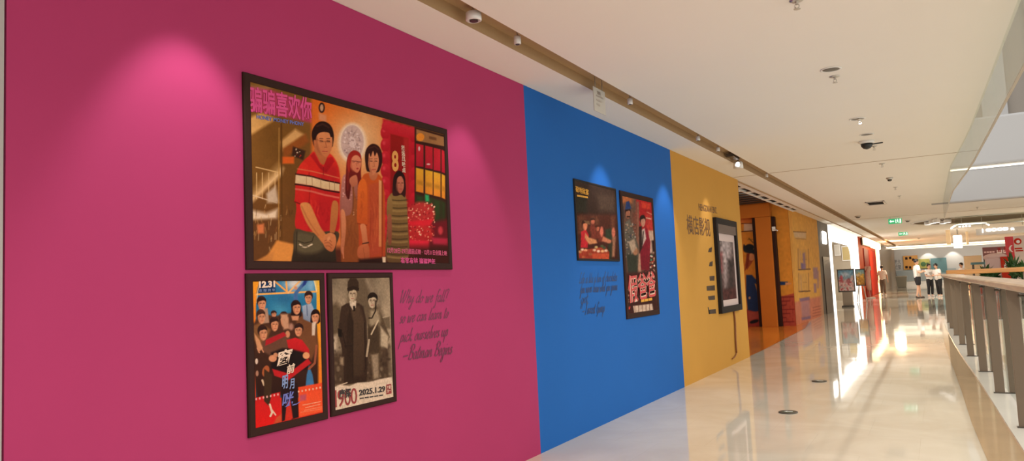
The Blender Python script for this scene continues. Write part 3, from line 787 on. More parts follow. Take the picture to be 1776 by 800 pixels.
    A.ell(764, 400, 4, 7, (196, 60, 66), soft=2)
    # dark foot of the picture
    P([(560, 430), (780, 426), (782, 470), (560, 470)], (62, 24, 16), soft=6, a=.85)
    # woman with red hair and glasses
    def S_(pts, *c, **k): k.setdefault('soft', .7); P(pts, *c, sm=True, **k)
    P([(596, 306), (606, 300), (622, 302), (632, 330), (630, 462), (592, 462), (590, 380)], (160, 92, 44), (134, 70, 30), soft=1.2)
    S_([(594, 308), (602, 303), (608, 312), (612, 340), (610, 366), (604, 374), (591, 372), (590, 344)], (190, 128, 112), (150, 92, 74)); S_([(616, 304), (628, 312), (632, 340), (622, 352), (614, 330)], (176, 116, 96), (140, 80, 60))
    A.specks((592, 308), (610, 350), 30, [(216, 162, 150), (146, 90, 80), (190, 110, 90)], .6, 1.5); A.specks((612, 336), (630, 380), 24, [(200, 150, 100), (120, 66, 40), (176, 110, 66)], .6, 1.6)
    A.folds([(596, 372), (628, 460)], 9, (104, 54, 24)); A.line([(613, 318), (612, 372)], 1.4, (110, 60, 36), soft=.8)
    S_([(591, 366), (598, 368), (600, 396), (597, 428), (596, 442), (591, 434), (592, 404)], (214, 140, 92), (176, 104, 66)); A.line([(594, 430), (596, 448)], 2, (196, 120, 80))
    S_([(600, 296), (602, 276), (607, 265), (615, 261), (623, 265), (627, 276), (626, 300), (628, 326), (626, 344), (621, 336), (620, 314), (611, 312), (608, 330), (605, 346), (599, 334)], (140, 34, 26), (84, 24, 18))
    S_([(608, 308), (618, 304), (620, 318), (612, 324), (606, 316)], (206, 128, 88), (180, 104, 70))
    S_([(607, 281), (611, 271), (620, 269), (625.5, 276), (626.5, 284), (624, 294), (619.5, 300), (613, 296), (608, 290)], (226, 146, 104), (204, 118, 80)); S_([(606, 282), (610, 278), (611, 292), (614, 298), (609, 294)], (176, 90, 60), soft=1, a=.7)
    S_([(602, 286), (604, 270), (613, 261), (624, 266), (626, 273), (618, 269), (611, 273), (608, 284), (606, 300)], (164, 40, 30))
    A.line([(610.5, 279), (615.5, 280), (617, 279.6), (622.5, 281), (626, 281)], 1.0, (64, 26, 22), soft=.4); A.ell(613.3, 280.8, 2.3, 2.2, (150, 80, 60), soft=.8, a=.5); A.ell(620.5, 282, 2.2, 2.2, (150, 80, 60), soft=.8, a=.5)
    A.line([(617.5, 283), (619, 288)], .8, (176, 96, 66), soft=.5); A.ell(620, 292.5, 2.0, 1.3, (150, 40, 40), soft=.5); A.line([(605, 268), (603, 330)], 1, (190, 70, 50), soft=1, a=.5)
    # young man in the open orange shirt
    S_([(628, 308), (640, 300), (656, 302), (664, 316), (668, 350), (668, 400), (667, 450), (640, 456), (624, 446), (622, 400), (620, 350)], (196, 88, 30), (170, 68, 34), soft=1)
    P([(640, 320), (658, 316), (660, 440), (642, 446)], (186, 82, 42), (172, 70, 42), soft=2); A.folds([(638, 320), (660, 440)], 16, (140, 52, 24)); A.folds([(640, 320), (660, 440)], 8, (222, 120, 60))
    S_([(621, 322), (628, 310), (635, 316), (637, 340), (637, 372), (636, 390), (620, 387), (620, 350)], (222, 110, 36), (192, 84, 32)); A.line([(620, 388), (636, 391)], 1.6, (130, 50, 20)); A.folds([(621, 322), (636, 388)], 8, (160, 66, 22))
    S_([(625, 390), (634, 391), (637, 412), (638, 424), (630, 424), (627, 406)], (214, 136, 86), (186, 108, 66)); A.line([(629, 423), (639, 421)], 2.2, (70, 36, 22)); S_([(621, 430), (630, 424), (639, 426), (641, 440), (640, 456), (634, 460), (627, 450), (620, 444)], (190, 104, 60), (164, 84, 48)); A.line([(630, 430), (634, 456)], 1, (140, 70, 40), a=.7)
    P([(657, 312), (662, 314), (661.5, 428), (657, 428)], (222, 160, 100), (206, 130, 74), soft=.7); A.line([(663, 314), (663, 450)], 1.8, (140, 54, 28), soft=.8)
    P([(622, 450), (668, 446), (668, 466), (622, 466)], (44, 20, 14), soft=2.5)
    S_([(641, 294), (654, 294), (655, 304), (651, 312), (644, 312), (640, 304)], (206, 132, 84), (180, 104, 62))
    S_([(634, 286), (633, 268), (637, 256), (646, 249.5), (656, 253), (662, 264), (663, 280), (660, 292), (655, 299), (640, 298), (636, 296)], (60, 28, 20), (50, 22, 16))
    S_([(638, 276), (640, 266), (648, 261), (655, 267), (657, 277), (656, 289), (652, 299), (647.5, 303.5), (643, 300), (639.5, 290)], (224, 152, 102), (206, 130, 84)); S_([(638, 276), (641, 274), (642, 290), (646, 301), (641, 296)], (168, 98, 62), soft=1, a=.7)
    S_([(634, 282), (634, 266), (640, 254), (648, 251), (657, 256), (661, 268), (660, 280), (657, 274), (654, 264), (650, 271), (647, 262), (643, 272), (640, 266), (638, 284)], (54, 24, 18)); A.line([(640, 257), (650, 254), (656, 259)], 1.4, (104, 56, 40), soft=1, a=.7)
    for ex in (643.6, 652): A.line([(ex-1.9, 279.6), (ex+1.9, 279.8)], 1.2, (48, 24, 18), soft=.4); A.line([(ex-2.3, 275.8), (ex+2.2, 275.4)], .9, (66, 34, 24), soft=.4, a=.8)
    A.line([(648.4, 280), (649.4, 287.4)], .9, (176, 104, 70), soft=.5); A.line([(646.6, 288.6), (650.4, 288.6)], .8, (160, 90, 62), soft=.4); A.line([(645.2, 294.6), (651.4, 294.2)], 1.4, (176, 74, 64), soft=.5)
    # girl in the striped dress
    S_([(674, 344), (683, 334), (697, 334), (704, 342), (707, 380), (707, 452), (671, 452), (672, 390)], (140, 114, 60), (98, 72, 40), soft=1)
    for k in range(8): y = 346+k*13.5; A.line([(672, y), (690, y+2), (706, y+1)], 2.2, (70, 54, 28), sm=True, a=.8); A.line([(673, y+5), (690, y+7), (706, y+6)], 3.2, (170, 142, 82), sm=True, soft=1, a=.55)
    S_([(672, 346), (678, 340), (681, 356), (679, 376), (671, 374)], (150, 122, 68), (120, 92, 48)); S_([(672, 376), (679, 377), (679, 420), (673, 420)], (150, 92, 62), (130, 72, 50), soft=1)
    S_([(681, 322), (683, 306), (691, 296), (699, 301), (703, 314), (704, 330), (702, 342), (696, 338), (688, 340), (681, 338)], (46, 22, 18), (58, 26, 22))
    S_([(687, 316), (690, 307), (696, 306), (700, 314), (700.5, 324), (698, 332), (694, 336), (690, 331)], (198, 122, 90), (176, 102, 76)); S_([(686, 318), (689, 314), (690, 328), (692, 334), (688, 330)], (130, 70, 52), soft=1, a=.8); S_([(682, 318), (686, 302), (694, 298), (701, 304), (703, 314), (697, 306), (690, 308), (687, 320), (685, 332)], (40, 18, 15))
    for ex in (691.6, 697.6): A.line([(ex-1.4, 317.4), (ex+1.4, 317.6)], 1.0, (44, 22, 18), soft=.4)
    A.line([(695, 318), (695.8, 323)], .8, (140, 78, 58), soft=.4); A.line([(692.8, 328.2), (697.4, 328)], 1.3, (170, 66, 62), soft=.4)
    P([(663, 446), (669, 446), (669, 460), (664, 460)], (222, 200, 160))
    # man in the red polo shirt
    S_([(534, 272), (546, 262), (566, 264), (578, 272), (587, 290), (590, 320), (588, 360), (586, 402), (550, 402), (514, 397), (514, 360), (512, 340), (516, 300), (524, 282)], (222, 46, 32), (196, 34, 34), soft=1)
    S_([(556, 300), (584, 290), (588, 340), (586, 402), (556, 402), (550, 350)], (172, 26, 32), soft=5, a=.55); A.folds([(518, 340), (584, 400)], 16, (150, 18, 24), w=1.8, a=.4); A.folds([(520, 336), (560, 396)], 7, (240, 80, 56), w=1.6, a=.35)
    S_([(512, 340), (514, 302), (524, 282), (534, 288), (538, 320), (536, 352), (522, 354), (511, 350)], (228, 52, 36), (198, 36, 32)); A.line([(511, 350), (523, 355), (537, 352)], 2, (120, 22, 20)); A.line([(536, 300), (538, 326), (536, 350)], 1.2, (150, 24, 24), soft=.8)
    P([(513, 303), (540, 307), (564, 314), (589, 319), (589, 332), (562, 328), (540, 322), (512, 318)], (232, 210, 160), (216, 186, 130)); A.line([(513, 302), (540, 306), (564, 313), (589, 318)], 2.4, (56, 22, 16)); A.line([(512, 319.5), (540, 323.5), (562, 329.5), (588, 334)], 2.6, (54, 22, 16))
    A.line([(516, 293), (540, 297), (565, 303), (588, 309)], 1.6, (224, 120, 76)); A.line([(513, 328), (540, 332), (562, 338), (587, 343)], 3.0, (224, 116, 92), a=.85)
    for x, d in ((531, 1.5), (541, 2), (556, 6), (571, 9), (580, 11)): A.line([(x, 303+d), (x+.6, 320+d)], .9, (140, 100, 60), a=.7)
    S_([(512, 398), (540, 404), (586, 402), (582, 430), (577, 466), (511, 466), (509, 430)], (76, 66, 42), (44, 34, 24), soft=1); S_([(516, 404), (540, 406), (556, 412), (562, 430), (540, 440), (514, 434)], (94, 84, 56), soft=4)
    A.line([(515, 402), (513, 462)], 1.6, (46, 38, 24)); A.line([(517, 418), (528, 422), (541, 419), (544, 410)], 1.2, (40, 32, 20)); A.line([(520, 424), (529, 429), (541, 424)], 2.6, (216, 200, 160), sm=True); A.line([(522, 427), (534, 428)], 1.2, (90, 80, 56)); A.folds([(514, 436), (576, 462)], 8, (34, 26, 18))
    S_([(521, 354), (536, 353), (546, 372), (556, 394), (566, 408), (570, 420), (562, 424), (550, 410), (536, 394), (526, 374)], (220, 148, 78), (200, 122, 66), soft=.8); A.line([(523, 358), (536, 384), (552, 408)], 1.8, (166, 96, 48), soft=1.2, sm=True, a=.7)
    S_([(576, 352), (586, 352), (586, 376), (580, 404), (573, 408), (572, 396)], (192, 120, 60), (176, 104, 54)); A.line([(570, 404), (582, 406)], 2.4, (60, 34, 22))
    S_([(562, 410), (572, 404), (581, 408), (583, 422), (577, 436), (568, 434), (561, 424)], (214, 138, 82), (186, 108, 62)); A.line([(563, 418), (570, 416), (575, 420)], 1, (140, 76, 42), sm=True); A.line([(563, 422), (570, 421), (576, 426)], 1, (140, 76, 42), sm=True); A.line([(565, 427), (571, 427), (575, 431)], 1, (140, 76, 42), sm=True); A.ell(570, 414, 2.4, 4, (226, 152, 96), soft=.8, rot=30)
    S_([(547, 254), (566, 262), (567, 276), (561, 286), (553, 280), (546, 268)], (206, 128, 72), (176, 100, 54)); P([(538, 270), (546, 264), (556, 284), (561, 290), (567, 274), (577, 272), (580, 280), (566, 300), (556, 294)], (196, 32, 30), (160, 20, 26), soft=.9); A.line([(561, 290), (561, 304)], 1, (130, 16, 22)); A.line([(546, 265), (556, 285)], 1.2, (236, 70, 50), a=.7)
    S_([(543, 246), (541, 230), (546, 218), (555, 211), (566, 212), (575, 220), (579, 234), (578, 248), (574, 256), (550, 256)], (50, 28, 20), (40, 20, 16))
    S_([(547, 240), (551, 232), (562, 229), (573, 232), (576.5, 242), (576, 254), (572, 266), (566, 273), (559, 271), (550, 262), (547, 252)], (222, 148, 90), (202, 122, 72)); S_([(546, 240), (550, 238), (552, 254), (558, 268), (564, 273), (553, 266), (547, 254)], (158, 92, 52), soft=1.6, a=.7)
    S_([(542, 244), (541, 230), (547, 217), (556, 211.5), (567, 213), (575, 221), (578, 234), (574, 238), (570, 230), (560, 228), (552, 232), (548, 240), (547, 254), (544, 252)], (42, 22, 16)); A.line([(550, 219), (560, 215), (570, 221)], 2, (96, 60, 44), soft=1.6, a=.6)
    S_([(544, 244), (548, 244), (548.5, 254), (545.5, 256)], (196, 118, 70))
    for ex in (557.4, 569.4): A.line([(ex-2.4, 244.6), (ex+2.3, 245.2)], 1.3, (50, 26, 18), soft=.45); A.line([(ex-2.8, 240.2), (ex+2.6, 240.4)], 1.2, (60, 34, 24), soft=.5, a=.85); A.ell(ex, 245, 4, 3.4, (120, 70, 44), soft=.9, a=.22)
    A.line([(549, 242), (553.4, 244), (561.4, 246), (565, 245.6), (573.4, 247)], .7, (110, 66, 44), soft=.4, a=.8)
    A.line([(564, 245), (566, 254)], 1.1, (166, 96, 56), soft=.6); A.line([(562.6, 255.4), (567.4, 255.8)], .9, (146, 80, 48), soft=.4); A.line([(559.4, 262.6), (567.6, 263)], 1.6, (170, 72, 56), soft=.5); A.line([(561, 266.4), (566, 266.6)], .9, (170, 98, 60), soft=.6, a=.7)
    A.mottle(.018, 2); A.mottle(.015, 12)
    pr = A.build('print', M['print'], r, PRG)
    t = ptext('骗骗喜欢你', (432, 194), (541, 212), (431, 148), I_pink, pr, 'title_lettering', bold=.018)
    ptext('HONEY MONEY PHONY', (445, 206), (527, 219), (445, 199), I_blue, pr, 'subtitle_lettering', bold=.02)
    ptext('12月28日-29日超前点映 · 12月31日全国上映', (672, 439), (775, 444), (672, 429), I_magenta, pr, 'date_lettering', bold=.012)
    ptext('有笑有钱 骗骗跨年', (695, 459), (755, 461), (695, 446), I_pink, pr, 'slogan_lettering', bold=.015)
    ptext('8', (680, 298), (691.5, 297), (680, 262), I_gold, pr, 'gold_numeral', bold=.03)
    ptext('抚\n远\n风\n味\n点', (697.5, 299), (703.5, 300), (697.5, 252), I_cream, pr, 'banner_lettering', bold=.02)
big_poster()

# ---- tall colourful poster, lower left
def tall_poster():
    y0, y1, z0, z1, fw = 2.632, 3.186, .722, 1.537, .042
    r = framed('framed_poster', 'framed colourful poster of a crowd under a blue arched window, on the pink wall', y0, y1, z0, z1, fw, M['frame'])
    A = art_in(r, y0, y1, z0, z1, fw, 210, 330, (236, 120, 32))
    P = A.poly
    P([(430, 480), (562, 480), (566, 735), (430, 750)], (246, 166, 40), (206, 34, 26))
    P([(540, 480), (562, 480), (564, 690), (545, 690)], (250, 190, 44), (238, 120, 34), soft=3)
    arch = [(444, 690), (444, 530), (446, 504), (452, 484), (458, 478), (540, 478), (546, 492), (549, 512), (550, 690)]
    P(arch, (40, 126, 166), (30, 70, 90), soft=1)
    P([(446, 508), (452, 484), (478, 480), (478, 508)], (30, 58, 92), soft=2); A.glow(510, 492, 18, 14, (236, 232, 214), .9); A.glow(540, 495, 9, 18, (160, 206, 226), .7); A.glow(486, 535, 16, 14, (84, 176, 196), .6); A.glow(492, 518, 16, 14, (40, 90, 130), .5)
    A.line([(444, 511), (500, 508), (549, 506)], 3.2, (240, 178, 90)); A.line([(500, 508), (474, 486)], 3, (236, 168, 80)); A.line([(498, 508), (496, 484)], 3, (240, 176, 90)); A.line([(500, 508), (522, 486)], 3, (240, 190, 120)); A.line([(549, 505), (545, 486)], 2, (246, 220, 150)); A.line([(445, 525), (447, 505), (453, 486)], 1.4, (240, 210, 150))
    # dark mass of bodies
    P([(437, 565), (452, 545), (480, 548), (520, 540), (548, 552), (552, 600), (552, 668), (520, 678), (470, 690), (446, 690), (440, 640), (436, 600)], (84, 52, 32), (46, 26, 20), soft=2)
    P([(512, 545), (546, 556), (551, 600), (540, 625), (520, 600)], (116, 74, 42), soft=2); P([(437, 566), (450, 560), (470, 572), (458, 600), (440, 590)], (130, 88, 48), soft=2)
    P([(455, 590), (500, 575), (506, 600), (470, 618), (450, 606)], (104, 70, 50), soft=2)
    # raised arm and shirt of the waving man
    P([(509, 522), (510, 508), (520, 496), (532, 482), (536, 486), (524, 500), (516, 510), (517, 524)], (70, 110, 156), soft=1); A.ell(513, 500, 3, 3, (200, 150, 120))
    P([(524, 531), (540, 526), (546, 540), (540, 560), (526, 554)], (168, 186, 196), (120, 136, 150), soft=1)
    A.line([(532, 530), (533, 548)], 1.2, (70, 90, 120)); P([(528, 484), (534, 482), (530, 494), (524, 498)], (40, 60, 130), soft=1)
    skin, hr = (214, 150, 104), (48, 28, 22)
    P([(450, 535), (464, 535), (467, 560), (452, 562)], (172, 140, 110), soft=1)
    for x, y, rx, ry, tn, lg, hh in ((454, 527, 7.5, 11, .4, 0, hr), (453, 550, 7, 11, .6, 0, (66, 42, 30)), (475, 545, 4.5, 5, .3, 0, hr), (535, 517, 6.5, 10, -.3, 0, hr), (514, 534, 7.5, 11, .7, .55, (38, 20, 18)),
                                  (476, 563, 7, 11, .6, 0, hr), (493, 555, 7.5, 12, .5, 0, hr), (547, 550, 7, 11, -.2, .05, (34, 18, 16)), (456, 578, 7.5, 12, .8, 0, hr), (518, 573, 7, 10, -.5, 0, hr)):
        A.head(x, y, rx, ry, skin, hh, tn, long=lg, shade=(168, 104, 68))
    A.ell(505, 567, 4, 6, (176, 130, 104), soft=2); A.ell(499, 580, 4, 6, (206, 144, 100)); P([(505, 548), (519, 548), (517, 556), (507, 556)], (208, 146, 102), soft=1)
    P([(486, 545), (499, 545), (502, 570), (492, 572)], (196, 150, 110), soft=2); P([(541, 560), (548, 558), (546, 582), (541, 582)], (214, 196, 166), soft=1)
    P([(461, 590), (492, 576), (497, 582), (470, 596), (460, 600)], (176, 34, 40), soft=1); P([(497, 590), (512, 586), (524, 590), (536, 606), (537, 622), (522, 616), (500, 604)], (206, 36, 38), (176, 28, 32), soft=1)
    P([(441, 578), (450, 590), (456, 604), (448, 612), (444, 596)], (206, 150, 100), soft=1); A.line([(446, 604), (450, 612)], 2, (214, 150, 106)); A.line([(452, 602), (457, 611)], 2, (214, 150, 106))
    P([(470, 612), (490, 604), (506, 606), (530, 612), (536, 640), (500, 650), (470, 640)], (34, 22, 20), (30, 18, 18), soft=2)
    P([(472, 640), (500, 648), (534, 622), (540, 630), (500, 660), (476, 652)], (190, 34, 36), soft=1); A.ell(531, 617, 6, 6, (224, 160, 104)); A.ell(473, 622, 7, 6, (214, 150, 104)); A.ell(478, 616, 4, 4, (200, 140, 96))
    A.ell(461, 644, 6, 10, (176, 96, 52), rot=15); A.line([(455, 660), (458, 668)], 3.5, (214, 190, 146)); A.ell(445, 627, 2.5, 5, (226, 206, 176)); A.ell(446, 648, 2.5, 5, (176, 130, 100))
    P([(536, 634), (542, 650), (545, 668), (530, 670), (532, 650)], (64, 120, 160), soft=1); A.line([(549, 600), (546, 630), (536, 640)], 4, (150, 84, 54))
    # panels of red with sprocket marks, dark legs
    P([(436, 692), (486, 680), (487, 735), (437, 744)], (196, 34, 34), (226, 30, 26), soft=1); P([(517, 672), (559, 664), (560, 714), (519, 724)], (232, 78, 40), (240, 96, 50), soft=1)
    P([(488, 668), (516, 664), (518, 724), (506, 728), (503, 700), (497, 728), (489, 732)], (40, 24, 24), soft=1); P([(497, 702), (503, 690), (508, 726), (494, 730)], (206, 52, 36), soft=1)
    P([(458, 640), (472, 650), (470, 690), (466, 704), (458, 696)], (64, 46, 28), soft=1); A.line([(468, 702), (472, 716), (469, 722)], 3.5, (230, 206, 170)); A.line([(472, 712), (478, 720)], 2.5, (230, 206, 170)); P([(480, 724), (488, 718), (488, 732), (474, 736)], (200, 84, 46), soft=1.5)
    for k in range(8): x = 438+k*6.3; A.ell(x, 694-k*1.35, 1.5, 2.1, (236, 176, 160), soft=.5)
    for k in range(7): x = 518+k*6.2; A.ell(x, 679.5-k*1.15, 1.4, 1.9, (240, 190, 150), soft=.5)
    P([(520, 686), (531, 684), (531, 694), (520, 696)], (186, 84, 96), soft=2)
    for k, (yy, xs, w) in enumerate(((702, 525, 31), (706.5, 530, 25), (711, 528, 30), (714.5, 522, 36))):
        A.line([(xs, yy+1), (xs+w, yy-5)], 1.1, (246, 200, 160), soft=.6, a=(.9, .8, .55, .4)[k])
    A.mottle(.025, 2); A.mottle(.015, 10)
    pr = A.build('print', M['print'], r, PRG)
    ptext('12.31', (449, 500), (477, 498.5), (449, 488), I_cream, pr, 'date_lettering', bold=.05)
    ptext('欢 爆 跨 年', (449, 507), (477, 505.5), (449, 502), I_sky, pr, 'subtitle_lettering', bold=.0)
    for ch, a, b, t, m_, sh in (('窗', (480, 636), (508, 628), (482, 610), I_cream, .25), ('前', (497, 650), (512, 645), (497, 634), I_cream, .2), ('明', (489, 676), (500, 673.5), (489, 652), I_sky, .15), ('月', (502, 676), (511, 674), (502, 658), I_sky, .1), ('咣', (489, 708), (510, 702), (489, 683), I_blue, .2)):
        ptext(ch, a, b, t, m_, pr, 'title_lettering', bold=.02, shear=sh)
    mb = MB(); q = [onX(x, y, .0150) for x, y in ((507, 702), (515, 700), (520, 696.5), (520, 698), (514, 702), (507, 704))]
    o0 = Vector(parent_world(pr)); mb.prism([Vector(v)-o0 for v in q], (.001, 0, 0)); mb.build('title_flourish', I_blue, pr)
tall_poster()

# ---- sepia poster
def sepia_poster():
    y0 = float(onX(565.5, 474, 0)[1]); y1, z0, z1, fw = 3.797, .727, 1.537, .033
    r = framed('framed_poster', 'framed sepia poster of two standing people with a white foot, on the pink wall', y0, y1, z0, z1, fw, M['frame'])
    A = art_in(r, y0, y1, z0, z1, fw, 200, 300, (150, 138, 108))
    P = A.poly
    P([(565, 478), (682, 478), (684, 600), (565, 600)], (146, 132, 102), (166, 152, 120)); A.mottle(.10, 26)
    P([(606, 482), (640, 480), (656, 520), (668, 560), (600, 560)], (104, 90, 66), soft=5); P([(632, 482), (640, 482), (662, 528), (650, 534)], (140, 126, 98), soft=3)
    P([(572, 530), (584, 524), (596, 540), (590, 600), (575, 640), (572, 580)], (96, 82, 58), soft=5); P([(572, 585), (586, 580), (586, 610), (574, 620)], (188, 174, 140), soft=4)
    P([(660, 555), (676, 548), (677, 570), (664, 572)], (112, 98, 72), soft=2); A.line([(660, 552), (676, 548)], 1.5, (180, 166, 132))
    P([(574, 612), (676, 600), (678, 660), (575, 672)], (78, 62, 44), soft=6)
    for _ in range(110): x, y = random.uniform(574, 678), random.uniform(585, 662); A.ell(x, y, random.uniform(1, 3.4), random.uniform(1.5, 5), random.choice([(60, 46, 32), (112, 96, 70), (150, 136, 104), (44, 32, 22)]), soft=1.5, a=.6)
    # tall man: long coat, suit, hat
    P([(602, 526), (592, 532), (588, 560), (586, 578), (592, 600), (596, 640), (596, 668), (636, 662), (638, 620), (636, 560), (630, 532), (622, 526)], (62, 46, 32), (54, 38, 26), soft=1)
    P([(604, 540), (614, 530), (624, 532), (632, 560), (633, 600), (630, 650), (614, 654), (608, 600)], (84, 66, 46), (66, 50, 34), soft=2)
    P([(607, 528), (613, 560), (611, 660), (600, 664), (602, 560)], (50, 36, 24), soft=1.5); A.line([(612, 556), (612, 655)], 1, (34, 24, 16)); A.line([(594, 578), (600, 604)], 1.5, (40, 28, 20)); A.line([(598, 600), (610, 600)], 1.5, (40, 28, 20)); A.line([(632, 560), (634, 640)], 1.2, (40, 28, 20))
    P([(586, 570), (593, 572), (593, 585), (587, 584)], (30, 22, 14), soft=1); P([(590, 620), (596, 620), (596, 634), (590, 632)], (150, 132, 100), soft=2)
    P([(606, 522), (618, 522), (617, 534), (612, 538), (607, 530)], (212, 198, 164), soft=.8); P([(612, 531), (616, 531), (616, 540), (613, 540)], (36, 26, 18), soft=.6)
    A.head(612, 510, 8, 13, (196, 180, 142), (58, 44, 30), turn=-.3, shade=(116, 98, 70), back=False)
    P([(603, 502), (603, 490), (607, 483), (618, 483), (622, 490), (622, 503), (612, 499)], (58, 44, 30), soft=.8); P([(602, 500), (612, 496), (623, 500), (622, 505), (612, 501), (603, 505)], (44, 32, 22), soft=.7)
    # companion with the braid
    P([(640, 536), (652, 530), (664, 552), (676, 585), (668, 608), (662, 590), (658, 660), (646, 662), (640, 610), (637, 560)], (92, 78, 54), (80, 64, 44), soft=1)
    P([(642, 538), (656, 538), (660, 556), (652, 580), (640, 560)], (160, 146, 112), soft=3); P([(660, 566), (674, 584), (672, 604), (660, 600)], (186, 172, 136), soft=2); P([(638, 570), (656, 560), (658, 612), (638, 612)], (70, 56, 38), soft=2)
    P([(644, 616), (656, 614), (657, 656), (648, 658)], (150, 134, 104), soft=2); A.line([(640, 590), (636, 618)], 3.5, (180, 164, 128)); A.line([(644, 580), (656, 556)], 2.5, (206, 190, 150))
    A.head(646, 522, 8, 12, (200, 184, 146), (34, 24, 16), turn=-.2, shade=(120, 102, 74)); A.line([(652, 522), (651, 540), (645, 552), (640, 552)], 2, (40, 28, 18))
    # torn white foot of the sheet
    P([(574, 674), (590, 668), (606, 670), (620, 664), (640, 663), (658, 658), (680, 654), (684, 700), (574, 715)], (222, 206, 172), soft=1)
    A.line([(585, 670), (602, 664)], 1.8, (210, 192, 156))
    A.mottle(.05, 3)
    pr = A.build('print', M['print'], r, PRG)
    ptext('1', (577, 708), (584, 706.5), (577, 678), I_red, pr, 'title_lettering', bold=.0)
    ptext('9', (586, 706.5), (597, 705), (586, 677), I_red, pr, 'title_lettering'); ptext('0', (598, 704.5), (608.5, 702.5), (598, 676), I_red, pr, 'title_lettering'); ptext('0', (609, 702), (619.5, 700), (609, 674), I_red, pr, 'title_lettering')
    ptext('唐探', (588, 693), (609, 689.5), (588, 676), I_black, pr, 'title_characters', x=.0152, bold=.03)
    ptext('2025.1.29', (623, 687), (668, 679.5), (623, 676.5), I_black, pr, 'date_lettering', bold=.03)
    ptext('— — — — —', (624, 692.5), (664, 686.5), (624, 690.5), I_black, pr, 'small_lettering')
    mb = MB(); q = [onX(x, y, .0145) for x, y in ((670, 684.5), (679, 682.5), (678.2, 666), (670, 667.5))]
    o0 = Vector(parent_world(pr)); mb.prism([Vector(v)-o0 for v in q], (.001, 0, 0)); mb.build('red_seal', I_red, pr)
    ptext('年初\n大一', (671.3, 682), (677.5, 680.6), (671.3, 669.5), I_cream, pr, 'seal_lettering', x=.0162, bold=.02)
sepia_poster()

# ---- dark dinner poster on the blue wall
def dinner_poster():
    y0, y1, z0, z1, fw = 6.645, 7.742, 1.642, 2.445, .022
    r = framed('framed_poster', 'dark square-ish poster of people dining under a small yellow title, on the blue wall', y0, y1, z0, z1, fw, M['black_frame'])
    A = art_in(r, y0, y1, z0, z1, fw, 150, 150, (58, 44, 34))
    P = A.poly
    P([(990, 305), (1070, 325), (1072, 372), (996, 372)], (66, 54, 44), (56, 40, 30)); P([(1034, 335), (1066, 340), (1066, 368), (1040, 366)], (80, 66, 52), soft=5); P([(996, 340), (1018, 342), (1018, 368), (998, 368)], (50, 50, 38), soft=3)
    P([(998, 372), (1072, 372), (1072, 452), (1000, 452)], (84, 48, 34), (64, 30, 22), soft=3)
    for x in (1003, 1009, 1025, 1033, 1060): P([(x, 376), (x+5, 374), (x+6, 405), (x, 405)], (110, 70, 46), soft=2.5)
    for x, y, rx, ry, hh in ((1030, 396, 3, 5, (40, 22, 16)), (1037, 396, 3, 5, (70, 36, 24)), (1043, 402, 3.2, 5, (40, 22, 16)), (1028, 384, 4, 5, (60, 40, 30))):
        A.head(x, y, rx, ry, (196, 112, 80), hh, .4, detail=False)
        P([(x-4, y+5), (x+4, y+5), (x+5, y+18), (x-5, y+18)], (120, 56, 40), soft=1.5)
    P([(1008, 402), (1016, 398), (1021, 408), (1019, 430), (1007, 430)], (206, 46, 52), (190, 40, 48), soft=1); A.head(1014.5, 391, 4.5, 8, (222, 140, 94), (56, 30, 22), .8, detail=False); P([(1012, 382), (1022, 384), (1024, 390), (1016, 388)], (120, 92, 60), soft=1)
    P([(1015, 404), (1021, 412), (1034, 416), (1036, 422), (1022, 424), (1014, 414)], (214, 150, 96), soft=1.2)
    P([(1050, 398), (1061, 396), (1062, 416), (1050, 418)], (52, 64, 44), soft=1.5); A.ell(1043.5, 402, 3, 9, (216, 120, 92), soft=1.2); P([(1046, 410), (1060, 417), (1060, 424), (1044, 418)], (206, 132, 92), soft=1.2)
    A.ell(1064, 404, 3, 9, (206, 120, 90), soft=1.2); P([(1062, 412), (1068, 410), (1066, 446), (1060, 446)], (160, 116, 84), soft=1.5); P([(1054, 424), (1062, 420), (1061, 452), (1056, 452)], (52, 54, 36), soft=1.5)
    P([(1002, 436), (1024, 432), (1050, 428), (1057, 438), (1056, 452), (1003, 452)], (170, 74, 42), (150, 54, 36), soft=1); P([(1028, 440), (1056, 440), (1056, 452), (1028, 452)], (196, 84, 50), soft=1)
    for x, y, c in ((1010, 433, (232, 200, 160)), (1016, 434, (226, 160, 110)), (1006, 437, (196, 150, 96)), (1031, 434, (230, 190, 150)), (1038, 436, (236, 206, 170)), (1045, 436, (232, 180, 120)), (1051, 435, (226, 200, 160)), (1034, 429, (196, 176, 110)), (1044, 427, (84, 96, 60)), (1048, 430, (60, 84, 56)), (1012, 446, (176, 96, 56)), (1024, 441, (150, 90, 56))):
        A.ell(x, y, 3, 2.2, c, soft=1)
    A.mottle(.08, 3)
    pr = A.build('print', M['print'], r, PRG)
    ptext('破地狱宴', (998.5, 333), (1021, 339.5), (998, 322), I_yel, pr, 'title_lettering', bold=.015)
    ptext('— — — — — —', (1001, 341), (1019.5, 344), (1001, 338), I_yel, pr, 'subtitle_lettering', bold=.05)
dinner_poster()

